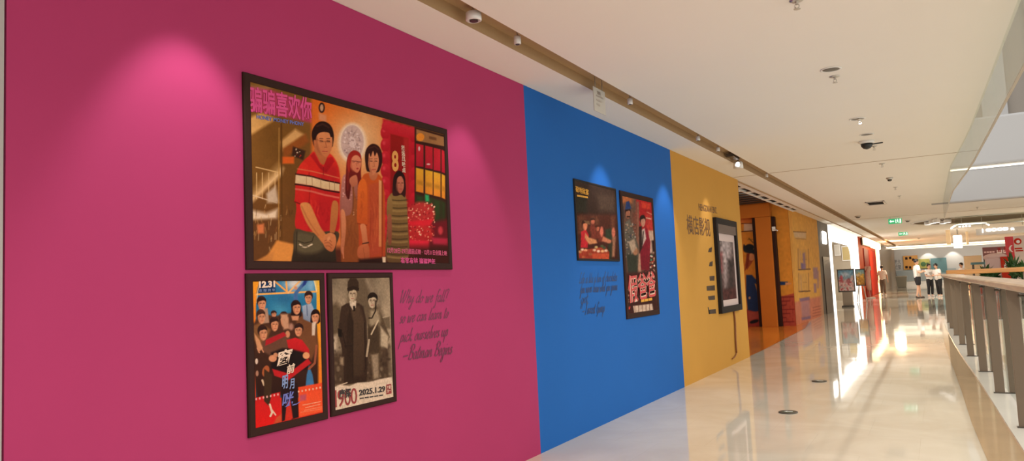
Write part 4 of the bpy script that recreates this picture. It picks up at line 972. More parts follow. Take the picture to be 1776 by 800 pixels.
# ---- narrow tall poster on the blue wall
def two_men_poster():
    y0, y1, z0, z1, fw = 7.862, 8.972, 1.005, 2.440, .060
    r = framed('framed_poster', 'tall narrow framed poster with a large red title, on the blue wall', y0, y1, z0, z1, fw, M['frame'])
    A = art_in(r, y0, y1, z0, z1, fw, 130, 230, (110, 84, 66))
    P = A.poly
    P([(1074, 335), (1108, 338), (1112, 470), (1080, 480)], (118, 92, 74), (86, 62, 50), soft=3); P([(1074, 336), (1098, 342), (1096, 352), (1076, 352)], (196, 120, 70), soft=3); P([(1097, 370), (1106, 366), (1108, 430), (1098, 440)], (130, 80, 62), soft=3); A.ell(1080, 370, 3, 12, (70, 60, 60), soft=2)
    P([(1103, 344), (1130, 348), (1133, 400), (1106, 400)], (190, 40, 40), (170, 36, 40), soft=1.5); P([(1112, 350), (1128, 354), (1128, 364), (1113, 361)], (222, 70, 50), soft=1)
    P([(1120, 372), (1133, 372), (1134, 410), (1122, 420)], (196, 60, 52), soft=2); A.line([(1121, 378), (1129, 380)], 2, (226, 180, 150)); A.line([(1122, 368), (1130, 372)], 1.5, (226, 150, 120))
    P([(1125, 400), (1135, 400), (1139, 440), (1122, 440)], (206, 180, 150), soft=2); P([(1118, 440), (1138, 440), (1140, 480), (1116, 480)], (70, 44, 36), soft=2); A.specks((1116, 440), (1138, 478), 40, [(230, 214, 190), (190, 150, 110), (40, 26, 22), (70, 150, 110), (180, 60, 50)], .8, 2)
    P([(1104, 350), (1108, 350), (1110, 470), (1106, 474)], (150, 110, 86), soft=1.5); P([(1106, 440), (1112, 440), (1112, 478), (1107, 478)], (190, 150, 120), soft=1.5)
    # left man: blue cap, patterned jacket
    P([(1084, 386), (1092, 380), (1099, 400), (1108, 430), (1106, 474), (1090, 476), (1086, 440), (1083, 410)], (112, 112, 96), (70, 66, 52), soft=1); A.specks((1085, 388), (1102, 446), 70, [(160, 158, 140), (74, 70, 62), (176, 150, 120), (60, 56, 70)], .7, 1.7)
    P([(1087, 442), (1104, 440), (1105, 476), (1090, 476)], (54, 60, 46), soft=1.5); A.ell(1102, 436, 5, 7, (176, 128, 92), soft=1.5); P([(1090, 420), (1100, 414), (1104, 430), (1096, 440)], (186, 170, 140), soft=1.5)
    A.head(1089, 370, 4.5, 9, (170, 116, 88), (50, 34, 30), .3, detail=False); P([(1084, 364), (1086, 350), (1091, 349), (1095, 362)], (44, 70, 120), soft=.8); A.line([(1088, 376), (1092, 376)], 2.4, (60, 40, 34))
    # right man: dark suit, crimson robe
    P([(1114, 402), (1122, 396), (1128, 420), (1126, 470), (1112, 468), (1110, 430)], (150, 30, 50), (120, 24, 40), soft=1); P([(1111, 400), (1118, 396), (1121, 414), (1114, 428), (1110, 420)], (216, 200, 180), soft=1); P([(1108, 394), (1113, 392), (1114, 430), (1109, 440)], (50, 34, 30), soft=1)
    A.line([(1116, 402), (1114, 424)], 1.6, (36, 26, 26)); A.head(1115, 384, 4.5, 9, (216, 160, 130), (40, 28, 24), .5, detail=False); P([(1130, 418), (1136, 416), (1138, 436), (1132, 438)], (44, 26, 24), soft=1.5)
    P([(1080, 474), (1138, 470), (1142, 545), (1086, 552)], (70, 34, 28), (60, 30, 26), soft=3)
    P([(1098, 531), (1131, 527), (1133, 538), (1100, 543)], (214, 196, 166), soft=.8)
    for k in range(5): A.line([(1101+k*6.4, 531-k*.7), (1101.5+k*6.4, 542-k*.7)], 1, (120, 84, 66), soft=.5)
    A.specks((1088, 500), (1092, 540), 10, [(196, 60, 50), (140, 110, 90)], 1, 2); A.mottle(.07, 3)
    pr = A.build('print', M['print'], r, PRG)
    for bx, m_, xx in ((.03, I_cream, .0142), (.008, I_bred, .0158)):
        ptext('假爸爸', (1091, 527), (1138, 514), (1090, 478), m_, pr, 'title_lettering', x=xx, bold=bx)
    ptext('— — —', (1112, 524.5), (1131, 521), (1112, 520), I_yel, pr, 'subtitle_lettering', bold=.04)
two_men_poster()

# ---- framed display on the yellow wall
def display():
    y0, y1, z0, z1 = 11.84, 13.22, .86, 2.375
    r = framed('framed_display', 'black framed display with white mat and smoky figure print, on the mustard yellow wall', y0, y1, z0, z1, .10, M['black_frame'], .06)
    r['category'] = 'framed display'
    mb = MB(); a, b = -(y1-y0)/2+.10, (y1-y0)/2-.10; h = z1-z0
    for q in ((a, b, .10, .20), (a, b, h-.36, h-.10), (a, a+.10, .20, h-.36), (b-.10, b, .20, h-.36)): mb.box(.010, .020, *q)
    mb.build('mat', ink('mat_white', (226, 218, 206)), r)
    mb = MB(); mb.box(.022, .058, a, b, h-.24, h-.10); mb.build('top_panel', ink('display_grey', (104, 92, 80)), r)
    A = Art((.016, y0+.20, z0+.20), (0, y1-y0-.40, 0), (0, 0, z1-z0-.56), 70, 130, (104, 98, 92)); P = A.poly
    P([(1236, 396), (1280, 396), (1280, 530), (1240, 532)], (120, 114, 108), (74, 48, 44), soft=3)
    A.glow(1258, 420, 9, 26, (186, 182, 176), .9); P([(1252, 404), (1264, 402), (1266, 450), (1261, 500), (1256, 500), (1253, 450)], (190, 186, 180), (150, 140, 134), soft=4)
    A.ell(1245, 415, 3, 8, (90, 80, 72), soft=2.5); A.ell(1268, 410, 3, 9, (70, 66, 62), soft=2.5); P([(1245, 440), (1252, 438), (1253, 470), (1248, 480)], (150, 84, 82), soft=3); P([(1262, 450), (1272, 450), (1273, 500), (1264, 500)], (70, 62, 58), soft=4)
    P([(1246, 505), (1276, 500), (1278, 532), (1248, 534)], (84, 52, 48), soft=4); A.mottle(.14, 5)
    A.build('print', M['print'], r, PRG)
    c = [onX(x, y, .02) for x, y in ((1273, 540), (1275, 560), (1276, 590), (1277.5, 612))]
    mb = MB(); mb.tube([(.02, p[1], p[2]) for p in smooth_pts(c, 4)], .015, 8); mb.tube([(.02, c[-1][1], c[-1][2]), (.02, c[-1][1]-.1, c[-1][2]-.05), (.02, c[-1][1]-.3, c[-1][2]-.07)], .010, 8)
    tag(mb.build('power_cable', ink('cable_brown', (150, 96, 42)), smooth=True), 'brown power cable trunking hanging below the framed display on the yellow wall', 'cable')
display()

# ---- lettering and bar marks on the yellow wall
def wall_text(body, a, b, top, m, label, bold=.0, name='wall_lettering'):
    o = ptext(body, a, b, top, m, None, name, x=.0008, bold=bold)
    return tag(o, label, 'lettering')
wall_text('横店影视', (1192, 406.5), (1232.5, 411), (1190.5, 372), I_umber, 'large Chinese characters on the yellow wall left of the framed display', bold=.012)
wall_text('HENGDIAN ENT.', (1212, 365), (1244, 371), (1211, 353), I_umber, 'small bold latin lettering high on the yellow wall above the Chinese characters', bold=.02)
BARS = [((1230, 431), (1235, 429), (1234, 437.5), (1228, 437.5), 'small slanted dark bar on the yellow wall, topmost of the column'),
        ((1231, 455), (1236, 453), (1235.5, 462), (1229.5, 462), 'small slanted dark bar on the yellow wall, second from the top'),
        ((1230.5, 479.5), (1239, 478.5), (1239, 487), (1231, 487), 'small square dark bar on the yellow wall, third from the top'),
        ((1225.5, 496.5), (1239.5, 495), (1240, 504), (1226, 504.5), 'widest dark bar on the yellow wall, fourth from the top'),
        ((1229, 514), (1239.5, 512.5), (1240, 520), (1230, 521), 'dark bar with a notch on the yellow wall, second from the bottom'),
        ((1228.5, 538), (1241, 536), (1242, 544), (1230, 545), 'dark hooked bar on the yellow wall, bottommost of the column')]
for k, (a, b, c, d, lab) in enumerate(BARS):
    mb = MB(); mb.prism([tuple(onX(*p, .0006)) for p in (a, b, c, d)], (.002, 0, 0))
    if k == 5: mb.prism([tuple(onX(*p, .0006)) for p in ((1227.5, 533), (1229, 533), (1231, 545), (1229.5, 545))], (.002, 0, 0))
    if k == 4: mb.prism([tuple(onX(*p, .0006)) for p in ((1228, 514), (1228.7, 514), (1229, 520), (1228.4, 520))], (.002, 0, 0))
    tag(mb.build('wall_mark', I_brownblk), lab, 'wall mark', 'dark bars beside the framed display')

# ---- brush script on the pink and blue walls: one pen stroke list per letter (x-height 1)
G = {
 'a': (1.15, [[(.85, .85), (.5, 1), (.12, .6), (.12, .15), (.4, 0), (.75, .4), (.9, .95)], [(.92, 1), (.82, .25), (.95, 0), (1.2, .3)]]),
 'b': (1.0, [[(.25, 1.9), (.2, 1), (.15, .1), (.5, 0), (.8, .4), (.65, .85), (.3, .7)]]),
 'c': (.9, [[(.8, .8), (.55, 1), (.15, .6), (.15, .15), (.45, 0), (.9, .3)]]),
 'd': (1.15, [[(.8, .85), (.5, 1), (.12, .6), (.12, .15), (.4, 0), (.75, .4)], [(1.05, 2.0), (.9, 1), (.82, .2), (.95, 0), (1.2, .3)]]),
 'e': (.9, [[(.15, .4), (.6, .6), (.7, .9), (.45, 1), (.15, .6), (.15, .15), (.45, 0), (.9, .3)]]),
 'f': (.8, [[(1.0, 1.8), (.8, 2.05), (.55, 1.6), (.4, .5), (.25, -.7), (.05, -1), (-.05, -.7)], [(.1, .85), (.85, 1.0)]]),
 'g': (1.1, [[(.85, .85), (.5, 1), (.12, .6), (.12, .15), (.4, 0), (.8, .5), (.92, 1)], [(.92, 1), (.75, -.3), (.5, -1), (.15, -.8), (.5, -.2), (1.15, .3)]]),
 'h': (1.1, [[(.45, 2), (.3, 1), (.15, 0)], [(.22, .4), (.6, 1), (.8, .8), (.75, .15), (.9, 0), (1.15, .3)]]),
 'i': (.55, [[(.25, 1), (.18, .2), (.3, 0), (.6, .3)], [(.38, 1.5), (.42, 1.6)]]),
 'k': (1.1, [[(.45, 2), (.3, 1), (.15, 0)], [(.85, 1), (.3, .5), (.6, .3), (.8, 0), (1.1, .2)]]),
 'l': (.6, [[(.5, 2), (.3, 1), (.2, .15), (.35, 0), (.65, .3)]]),
 'm': (1.7, [[(.15, 1), (.1, 0)], [(.12, .4), (.5, 1), (.65, .8), (.6, 0)], [(.62, .4), (1.0, 1), (1.2, .8), (1.2, .15), (1.35, 0), (1.7, .3)]]),
 'n': (1.15, [[(.15, 1), (.1, 0)], [(.12, .4), (.55, 1), (.75, .8), (.72, .15), (.85, 0), (1.15, .3)]]),
 'o': (1.0, [[(.6, 1), (.2, .7), (.1, .2), (.4, 0), (.75, .3), (.75, .8), (.55, 1), (.7, .75), (1.05, .8)]]),
 'p': (1.1, [[(.3, 1), (.15, 0), (-.05, -1)], [(.2, .5), (.6, 1), (.85, .7), (.7, .1), (.3, .1)], [(.7, .1), (1.1, .3)]]),
 'r': (.85, [[(.2, 1), (.12, 0)], [(.14, .4), (.45, .95), (.75, .9)], [(.5, .3), (.85, .25)]]),
 's': (.8, [[(.65, .85), (.4, 1), (.25, .75), (.6, .35), (.45, 0), (.1, .1)], [(.5, .05), (.85, .3)]]),
 't': (.75, [[(.45, 1.7), (.3, .9), (.2, .15), (.4, 0), (.75, .3)], [(.05, 1.05), (.8, 1.2)]]),
 'u': (1.15, [[(.15, 1), (.1, .3), (.3, 0), (.65, .35), (.85, 1)], [(.85, 1), (.78, .2), (.92, 0), (1.2, .3)]]),
 'v': (1.0, [[(.1, 1), (.3, 0), (.75, .9), (1.0, .85)]]),
 'w': (1.45, [[(.1, 1), (.15, .1), (.35, 0), (.65, .9)], [(.65, .9), (.68, .1), (.9, 0), (1.2, .9), (1.45, .85)]]),
 'x': (1.0, [[(.1, 1), (.5, .4), (.9, 0)], [(.9, 1), (.5, .5), (.05, 0)]]),
 'y': (1.1, [[(.15, 1), (.15, .3), (.4, .1), (.8, .8)], [(.9, 1), (.7, -.2), (.4, -1), (.1, -.8), (.5, -.2), (1.1, .3)]]),
 'W': (2.0, [[(.1, 1.6), (.35, 2), (.3, .9), (.35, 0), (.9, 1.0), (1.2, 1.9)], [(1.2, 1.9), (1.05, .6), (1.15, 0), (1.7, 1.0), (2.0, 2.1)]]),
 'B': (1.5, [[(.6, 1.9), (.4, 1), (.2, 0)], [(0, 1.5), (.5, 2.05), (1.2, 2), (1.3, 1.5), (.6, 1.05)], [(.6, 1.05), (1.2, .9), (1.25, .3), (.7, 0), (.1, .2)]]),
 'L': (1.3, [[(1.0, 1.8), (.75, 2.1), (.5, 1.5), (.45, .6), (.1, 0), (.3, .15), (.7, .05), (1.2, .2)]]),
 'F': (1.3, [[(.2, 1.7), (.6, 2), (1.4, 2)], [(.8, 1.95), (.6, 1), (.4, 0), (.1, .1)], [(.3, 1.0), (1.0, 1.1)]]),
 'G': (1.5, [[(1.2, 1.7), (.9, 2.05), (.4, 1.6), (.2, .6), (.5, 0), (1.0, .3), (1.2, .9)], [(.8, .9), (1.4, .95)], [(1.2, .9), (1.1, 0), (.9, -.6), (.5, -.5)]]),
 '?': (.9, [[(.2, 1.6), (.5, 2.05), (.9, 1.8), (.55, 1.0), (.4, .5)], [(.3, .05), (.34, .12)]]),
 '-': (1.7, [[(.1, .5), (.8, .55), (1.5, .6)]]),
 ' ': (.75, []),
}
def script_mesh(lines, m, label, pen=.21, squeeze=1.0, slant=.42):
    """lines: (text, baseline left px, baseline right px, x-height in metres)"""
    mb = MB(); pa = math.radians(38)
    kx = 0
    for text, a, b, xh in lines:
        A0, A1 = onX(a[0], a[1], 0), onX(b[0], b[1], 0)
        tot = sum(G[c][0] for c in text); wid = A1[1]-A0[1]; sx = wid/tot; tilt = (A1[2]-A0[2])/wid
        cx = 0.0
        for ch in text:
            adv, strokes = G[ch]
            for st in strokes:
                pts = smooth_pts([(cx+p[0]+0*p[1], p[1]) for p in st], 5)
                q = np.stack([pts[:, 0]*sx+pts[:, 1]*xh*slant, pts[:, 1]*xh+pts[:, 0]*sx*tilt], 1)
                n = len(q); prev = None
                for i in range(n):
                    d = q[min(i+1, n-1)]-q[max(i-1, 0)]; L_ = np.hypot(*d) or 1; d = d/L_
                    ang = math.atan2(d[1], d[0]); w = xh*pen*(.45+.9*abs(math.sin(ang-pa)))
                    nn = np.array([-d[1], d[0]])*w/2
                    c1, c2 = q[i]+nn, q[i]-nn
                    v = [mb.bm.verts.new((.0010+kx*1.5e-6, A0[1]+c[0], A0[2]+c[1])) for c in (c1, c2)]
                    if prev:
                        try: mb.bm.faces.new((prev[0], prev[1], v[1], v[0]))
                        except ValueError: pass
                    prev = v; kx += 1
            cx += adv
    for f in mb.bm.faces:
        f.normal_update()
        if f.normal.x < 0: f.normal_flip()
    return tag(mb.build('wall_lettering', m, nrm=False), label, 'lettering')
script_mesh([('Why do we fall?', (692, 526), (775, 523), .042), ('so we can learn to', (692, 561), (777, 551), .040), ('pick ourselves up', (693, 594), (776, 582.5), .042), ('-Batman Begins', (697, 625.5), (783, 613.5), .044)],
            I_dpurple, 'dark plum brush script in four lines on the pink wall right of the sepia poster')
script_mesh([('Life is like a box of chocolates', (1004, 492), (1070, 487), .050), ('you never know what you gonna', (1006, 509), (1070, 503), .048), ('get', (1007, 526.5), (1019, 524.5), .048), ('-Forrest Gump', (1009, 546), (1048, 541), .052)],
            I_navy, 'dark navy brush script in four lines on the blue wall below the dinner poster')

# ---- murals in the recess and on the front face
def murals():
    # facing wall across the recess
    x0, x1, z1, yy = -3.2, FX+.0, 3.72, 22.3
    mb = MB(); mb.box(x0, x1, yy, yy+.2, 0, z1); struct(mb.build('wall_mural', M['orange']), 'painted mural wall facing the camera inside the orange recess', 'wall')
    A = Art((x0, yy-.006, .0), (x1-x0, 0, 0), (0, 0, z1), 200, 240, (206, 134, 50)); P = A.poly
    P([(1290, 388), (1312, 388), (1312, 402), (1290, 402)], (206, 176, 150), soft=.8); A.line([(1286, 388), (1314, 387)], 1.4, (90, 34, 26)); A.line([(1286, 402), (1314, 400)], 1.6, (84, 50, 30))
    P([(1284, 360), (1312, 362), (1312, 386), (1284, 386)], (196, 110, 52), soft=1.5)
    A.line([(1299, 414), (1306, 421)], 2.2, (120, 84, 30)); A.line([(1297, 416), (1307, 415)], 1.4, (120, 84, 30), a=.6)
    P([(1286, 540), (1380, 512), (1382, 570), (1284, 570)], (160, 66, 50), (150, 56, 46), soft=2)
    # brick base on the panel at the right
    P([(1343, 516), (1366, 512), (1380, 508), (1382, 570), (1343, 570)], (164, 68, 52), soft=1.2)
    for k in range(7):
        y = 516+k*7.2; A.line([(1345+(k % 2)*6, y), (1377-(k % 3)*7, y-1)], 1.6, (112, 34, 34), soft=.8)
        for x in range(1348+(k % 2)*5, 1378, 11): A.line([(x, y), (x, y+6)], .9, (120, 40, 36), a=.7)
    # figure: wide dark hat, blue coat, an arm stretched to the right
    P([(1290, 424), (1297, 430), (1314, 434), (1318, 440), (1312, 442), (1300, 440), (1290, 436)], (34, 38, 46), soft=1, sm=True); A.ell(1300, 429, 8, 5.5, (30, 34, 42))
    P([(1298, 440), (1311, 442), (1304, 456), (1296, 468), (1292, 460)], (150, 72, 44), soft=1); A.ell(1303, 446, 5.5, 6.5, (206, 140, 96)); P([(1295, 440), (1300, 440), (1298, 462), (1292, 470)], (120, 50, 34), soft=1)
    P([(1294, 477), (1304, 477), (1310, 484), (1320, 488), (1336, 488), (1366, 489), (1366, 494), (1340, 496), (1318, 496), (1309, 492), (1318, 520), (1322, 538), (1310, 541), (1297, 538), (1294, 510)], (36, 56, 100), (34, 50, 88), soft=1)
    P([(1362, 490), (1372, 491), (1372, 493), (1362, 495)], (206, 140, 96), soft=.8)
    A.ell(1300, 517, 1.8, 2.4, (176, 140, 110)); P([(1297, 541), (1318, 541), (1316, 552), (1300, 556)], (166, 78, 66), soft=1.5); A.ell(1308, 558, 8, 3, (30, 26, 30), rot=-15)
    A.mottle(.025, 4)
    o = A.build('wall_painting', M['mural'], None, (1.1, 1.05, 1.0)); tag(o, 'mural of a figure in a wide dark hat and blue coat inside the orange recess', 'mural')
    # front face along the walkway
    y0, y1, zt = 22.3, 28.1, 3.42
    mb = MB(); mb.box(-.75, FX, y0+.2, y1, 0, zt); struct(mb.build('wall_left', M['yellow']), 'yellow wall with painted windows beyond the orange recess', 'wall')
    A = Art((FX+.006, y0+.01, 0), (0, y1-y0-.02, 0), (0, 0, zt), 150, 170, (216, 164, 78)); P = A.poly
    P([(1366, 360), (1372, 360), (1384, 570), (1378, 570)], (214, 156, 70), soft=1)
    P([(1376, 402), (1398, 404), (1398, 414), (1378, 412)], (206, 178, 140), soft=1); A.line([(1376, 402), (1398, 403)], 1.4, (120, 84, 50)); A.line([(1380, 414), (1397, 415)], 1, (150, 116, 80))
    for (x, y, w, h) in ((1383, 432, 19, 36), (1384, 474, 18, 32)):
        P([(x, y), (x+w, y+1), (x+w+1, y+h), (x+1.5, y+h)], (208, 160, 82), soft=.8); A.line([(x+2, y+h), (x+w+3, y+h-1)], 2, (90, 60, 40)); A.line([(x+5, y+4), (x+6, y+h-2)], 1.4, (190, 150, 110)); A.line([(x+1, y), (x+1.5, y+h)], 1, (150, 104, 60)); A.line([(x+w, y), (x+w+1, y+h)], 1, (150, 104, 60)); A.line([(x+9, y+h*.5), (x+w-3, y+h*.5)], 1.2, (170, 126, 70))
    P([(1389, 456), (1397, 458), (1397, 467), (1390, 467)], (116, 96, 136), soft=1); P([(1392, 440), (1396, 438), (1397, 466), (1394, 466)], (140, 112, 140), soft=1.5)
    for (x, y, w, h) in ((1410, 464, 8, 20), (1411, 492, 5, 16), (1417, 470, 3, 30)): P([(x, y), (x+w, y), (x+w, y+h), (x+1, y+h)], (156, 122, 132), soft=1.2)
    P([(1374, 526), (1390, 521), (1408, 517), (1426, 514), (1428, 552), (1380, 566)], (196, 122, 100), (206, 130, 96), soft=2)
    P([(1386, 518), (1404, 515), (1404, 521), (1388, 524)], (134, 104, 130), soft=1); P([(1390, 551), (1406, 547), (1406, 553), (1391, 556)], (134, 104, 130), soft=1); P([(1389, 524), (1404, 522), (1405, 548), (1391, 550)], (176, 128, 130), soft=1.5)
    for k in range(4): A.line([(1410, 534+k*5), (1426, 530+k*5)], 1.4, (150, 80, 70), a=.8)
    P([(1420, 372), (1427, 374), (1430, 552), (1424, 554)], (190, 150, 120), soft=2.5)
    A.mottle(.025, 4)
    o = A.build('wall_painting', M['mural'], None, (.95, .88, .85)); tag(o, 'mural of windows and pink brickwork on the yellow wall facing the walkway', 'mural')
murals()
# ================================================================== fittings in the ceiling slot
def slot_spot(px, py, size, label):
    p = onZ(px, py, CEIL_Z+.03); y = float(p[1])
    r = empty('slot_spotlight', ((SL0+SL1)/2, y, CEIL_Z+.09), label, 'spotlight', 'spotlights in the ceiling slot')
    mb = MB(); mb.lathe([(.015*size/.07, 0), (.015*size/.07, -.045)], seg=10); mb.build('stem', M['metal'], r)
    mb = MB(); mb.lathe([(size*.7, -.04), (size, -.05), (size, -.10), (size*.82, -.105), (size*.6, -.09)], seg=22); mb.build('lamp_housing', M['white_plastic'], r, smooth=True)
    mb = MB(); mb.lathe([(size*.22, -.108), (size*.55, -.107), (size*.55, -.09)], seg=18); mb.build('lens', M['darkmetal'], r)
    return r
for px, py, s, lab in ((822, 25, .052, 'largest white spotlight in the brown ceiling slot, nearest the camera'), (900, 66, .026, 'small white spotlight in the ceiling slot, second from the camera'),
                       (1096, 173, .026, 'small white spotlight in the ceiling slot just past the hanging plate'), (1212, 238, .026, 'small white spotlight in the ceiling slot above the yellow wall'),
                       (1246, 257, .026, 'small white spotlight in the ceiling slot before the far hanging lamp'), (1332, 303, .026, 'farthest small white spotlight in the ceiling slot beyond the yellow wall')):
    slot_spot(px, py, s, lab)
# hanging plate with a notice
q = [onX(x, y, .50) for x, y in ((1029, 163), (1049, 174), (1046, 148), (1027, 139))]
hp = empty('hanging_plate', (.50, float(q[0][1]), CEIL_Z), 'small pale plate hanging from the ceiling slot above the blue wall', 'hanging sign')
w = float(q[1][1]-q[0][1])
mb = MB(); mb.box(-.004, .004, 0, w, -.24, -.02, .002); mb.build('plate', mat('frosted_plate', (.50, .47, .42), .4), hp)
for ww in (.2, .8): mb = MB(); mb.tube([(0, w*ww, -.03), (0, w*ww, .09)], .004, 6); mb.build('wire', M['metal'], hp)
mb = MB()
for k in range(3): mb.box(.0045, .0055, w*.2, w*(.8-.15*k), -.10-.04*k, -.085-.04*k)
mb.box(.0045, .0055, w*.3, w*.6, -.075, -.045); mb.build('notice_marks', M['metal'], hp)
# far lamp on a bracket
q = onX(1280, 283, .5)
t = empty('track_spotlight', (.5, float(q[1]), CEIL_Z+.09), 'translucent spotlight hanging out of the ceiling slot above the end of the yellow wall', 'spotlight')
mb = MB(); mb.tube([(0, 0, 0), (0, 0, -.10)], .012, 8); mb.box(-.05, .05, -.5, -.1, -.08, -.03, .005); mb.build('bracket', M['darkmetal'], t)
mb = MB(); mb.lathe([(.05, -.09), (.07, -.11), (.075, -.19), (.06, -.20)], seg=18); mb.build('lamp_housing', M['white_plastic'], t, smooth=True)

# ================================================================== ceiling fittings
def sprinkler(y, x=2.36, label=''):
    r = empty('fire_sprinkler', (x, y, CEIL_Z), label, 'sprinkler', 'sprinklers in the ceiling row')
    mb = MB(); mb.lathe([(.045, 0), (.045, -.004), (.03, -.012), (.012, -.014)], seg=20); mb.build('escutcheon', M['metal'], r, smooth=True)
    mb = MB(); mb.lathe([(.011, -.012), (.011, -.03), (.008, -.032)], seg=12); mb.tube([(-.011, 0, -.03), (-.014, 0, -.045), (0, 0, -.058)], .003, 6); mb.tube([(.011, 0, -.03), (.014, 0, -.045), (0, 0, -.058)], .003, 6); mb.build('nozzle', M['metal'], r)
    mb = MB(); mb.lathe([(.006, -.056), (.022, -.058), (.022, -.061), (.004, -.062)], seg=16); mb.build('deflector', M['metal'], r)
for px, py, lab in ((1382, 8, 'nearest ceiling sprinkler, at the top edge of the photo'), (1448, 138, 'ceiling sprinkler just past the nearest dark downlight'), (1492, 211, 'ceiling sprinkler just past the second dark downlight'), (1516, 257, 'ceiling sprinkler beside the black dome camera'),
                    (1530, 287, 'ceiling sprinkler just beyond the thin ceiling joint'), (1553, 327, 'ceiling sprinkler beyond the small ceiling detector'), (1560, 342, 'ceiling sprinkler in front of the rectangular vent, further one'), (1695, 361, 'ceiling sprinkler over the plaza right of the fascia edge')):
    p = onZ(px, py, CEIL_Z-.03); sprinkler(float(p[1]), float(p[0]), lab)
for px, py, lab in ((1441, 120, 'nearest dark recessed downlight in the ceiling row'), (1487, 206, 'second dark recessed downlight in the ceiling row'), (1503, 233, 'third recessed downlight in the ceiling row, before the black dome camera')):
    p = onZ(px, py, CEIL_Z)
    r = empty('recessed_downlight', (float(p[0]), float(p[1]), CEIL_Z), lab, 'downlight', 'recessed downlights in the ceiling row')
    mb = MB(); mb.lathe([(.075, -.001), (.088, -.001), (.088, -.006), (.075, -.008), (.070, -.003)], seg=28); mb.build('trim_ring', M['white_plastic'], r, smooth=True)
    mb = MB(); mb.lathe([(.072, -.0035), (.05, -.0055), (.01, -.006)], seg=28); mb.build('reflector', mat('dark_reflector', (.05, .04, .03), .3, metal=.5), r)
p = onZ(1503, 250, CEIL_Z-.04)
r = empty('dome_camera', (float(p[0]), float(p[1]), CEIL_Z), 'black dome camera with a side arm under the ceiling', 'security camera')
mb = MB(); mb.lathe([(.10, 0), (.10, -.025), (.085, -.035)], seg=24); mb.build('base', M['white_plastic'], r, smooth=True)
mb = MB(); mb.lathe([(.075, -.036), (.07, -.07), (.045, -.10), (.01, -.112)], seg=24); mb.build('dome', M['black'], r, smooth=True)
mb = MB(); mb.tube([(.05, 0, -.05), (.20, 0, -.045)], .009, 8); mb.build('arm', M['black'], r)
for px, py, lab in ((1543, 312, 'small round ceiling detector between two sprinklers'), (1488, 377, 'small grey ceiling speaker left of the exit sign'), (1574, 384, 'small dark ceiling detector right of the exit sign'), (1594, 414, 'small white ceiling detector past the second exit sign')):
    p = onZ(px, py, CEIL_Z-.04); big = 1.6 if py > 370 else 1.0
    r = empty('ceiling_detector', (float(p[0]), float(p[1]), CEIL_Z), lab, 'detector')
    mb = MB(); mb.lathe([(.06*big, 0), (.06*big, -.02), (.045*big, -.035)], seg=20); mb.build('base', M['white_plastic'] if py > 400 else M['metal'], r, smooth=True)
    mb = MB(); mb.lathe([(.04*big, -.036), (.035*big, -.06), (.015*big, -.07)], seg=20); mb.build('sensor_head', M['white_plastic'] if py > 400 else M['darkmetal'], r, smooth=True)
p = onZ(1519, 352, CEIL_Z)
r = empty('ceiling_vent', (float(p[0]), float(p[1]), CEIL_Z), 'rectangular metal ceiling vent in front of the exit sign', 'vent')
mb = MB()
for a in ((-.22, .22, -.5, -.45), (-.22, .22, .45, .5), (-.22, -.18, -.5, .5), (.18, .22, -.5, .5)): mb.box(a[0], a[1], a[2], a[3], -.02, 0)
mb.build('frame', M['metal'], r)
mb = MB()
for k in range(9): mb.hexa([(-.18, -.42+k*.1, -.012), (.18, -.42+k*.1, -.012), (.18, -.37+k*.1, -.002), (-.18, -.37+k*.1, -.002), (-.18, -.42+k*.1, -.008), (.18, -.42+k*.1, -.008), (.18, -.37+k*.1, .0), (-.18, -.37+k*.1, .0)])
mb.build('louvre', M['darkmetal'], r)

def exit_sign(px, py, y, label, w=.40, h=.17):
    p = onY(px, py, y)
    r = empty('exit_sign', (float(p[0]), y, CEIL_Z), label, 'exit sign')
    for s_ in (-1, 1): mb = MB(); mb.tube([(s_*w*.35, 0, 0), (s_*w*.35, 0, -.06)], .008, 6); mb.build('hanger', M['metal'], r)
    mb = MB(); mb.box(-w/2, w/2, -.02, .02, -.05-h, -.05, .004); mb.build('panel', M['green_sign'], r)
    z = -.05-h/2; s = h
    mb = MB()   # arrow to the left, running figure in a doorway at the right
    f = -.0225
    def pl(pts): mb.prism([(x, f, z+zz) for x, zz in pts], (0, .0015, 0))
    pl([(-w*.42, 0), (-w*.31, s*.30), (-w*.31, s*.12), (-w*.08, s*.12), (-w*.08, -s*.12), (-w*.31, -s*.12), (-w*.31, -s*.30)])
    pl([(w*.02, s*.35), (w*.06, s*.35), (w*.06, -s*.35), (w*.02, -s*.35)]); pl([(w*.16, s*.30), (w*.21, s*.30), (w*.21, s*.42), (w*.16, s*.42)])
    pl([(w*.10, s*.22), (w*.24, s*.25), (w*.22, -s*.05), (w*.14, -s*.05)]); pl([(w*.14, -s*.05), (w*.18, -s*.05), (w*.11, -s*.36), (w*.08, -s*.33)]); pl([(w*.18, -s*.05), (w*.22, -s*.05), (w*.30, -s*.36), (w*.26, -s*.38)])
    pl([(w*.33, s*.38), (w*.44, s*.38), (w*.44, -s*.38), (w*.33, -s*.38)])
    mb.build('pictogram', M['white_sign'], r)
exit_sign(1552, 378, 27.8, 'green exit sign with white arrow, nearer one hanging from the ceiling')
exit_sign(1566, 402, 38.0, 'pale green exit sign, further one hanging behind the first', .38, .15)

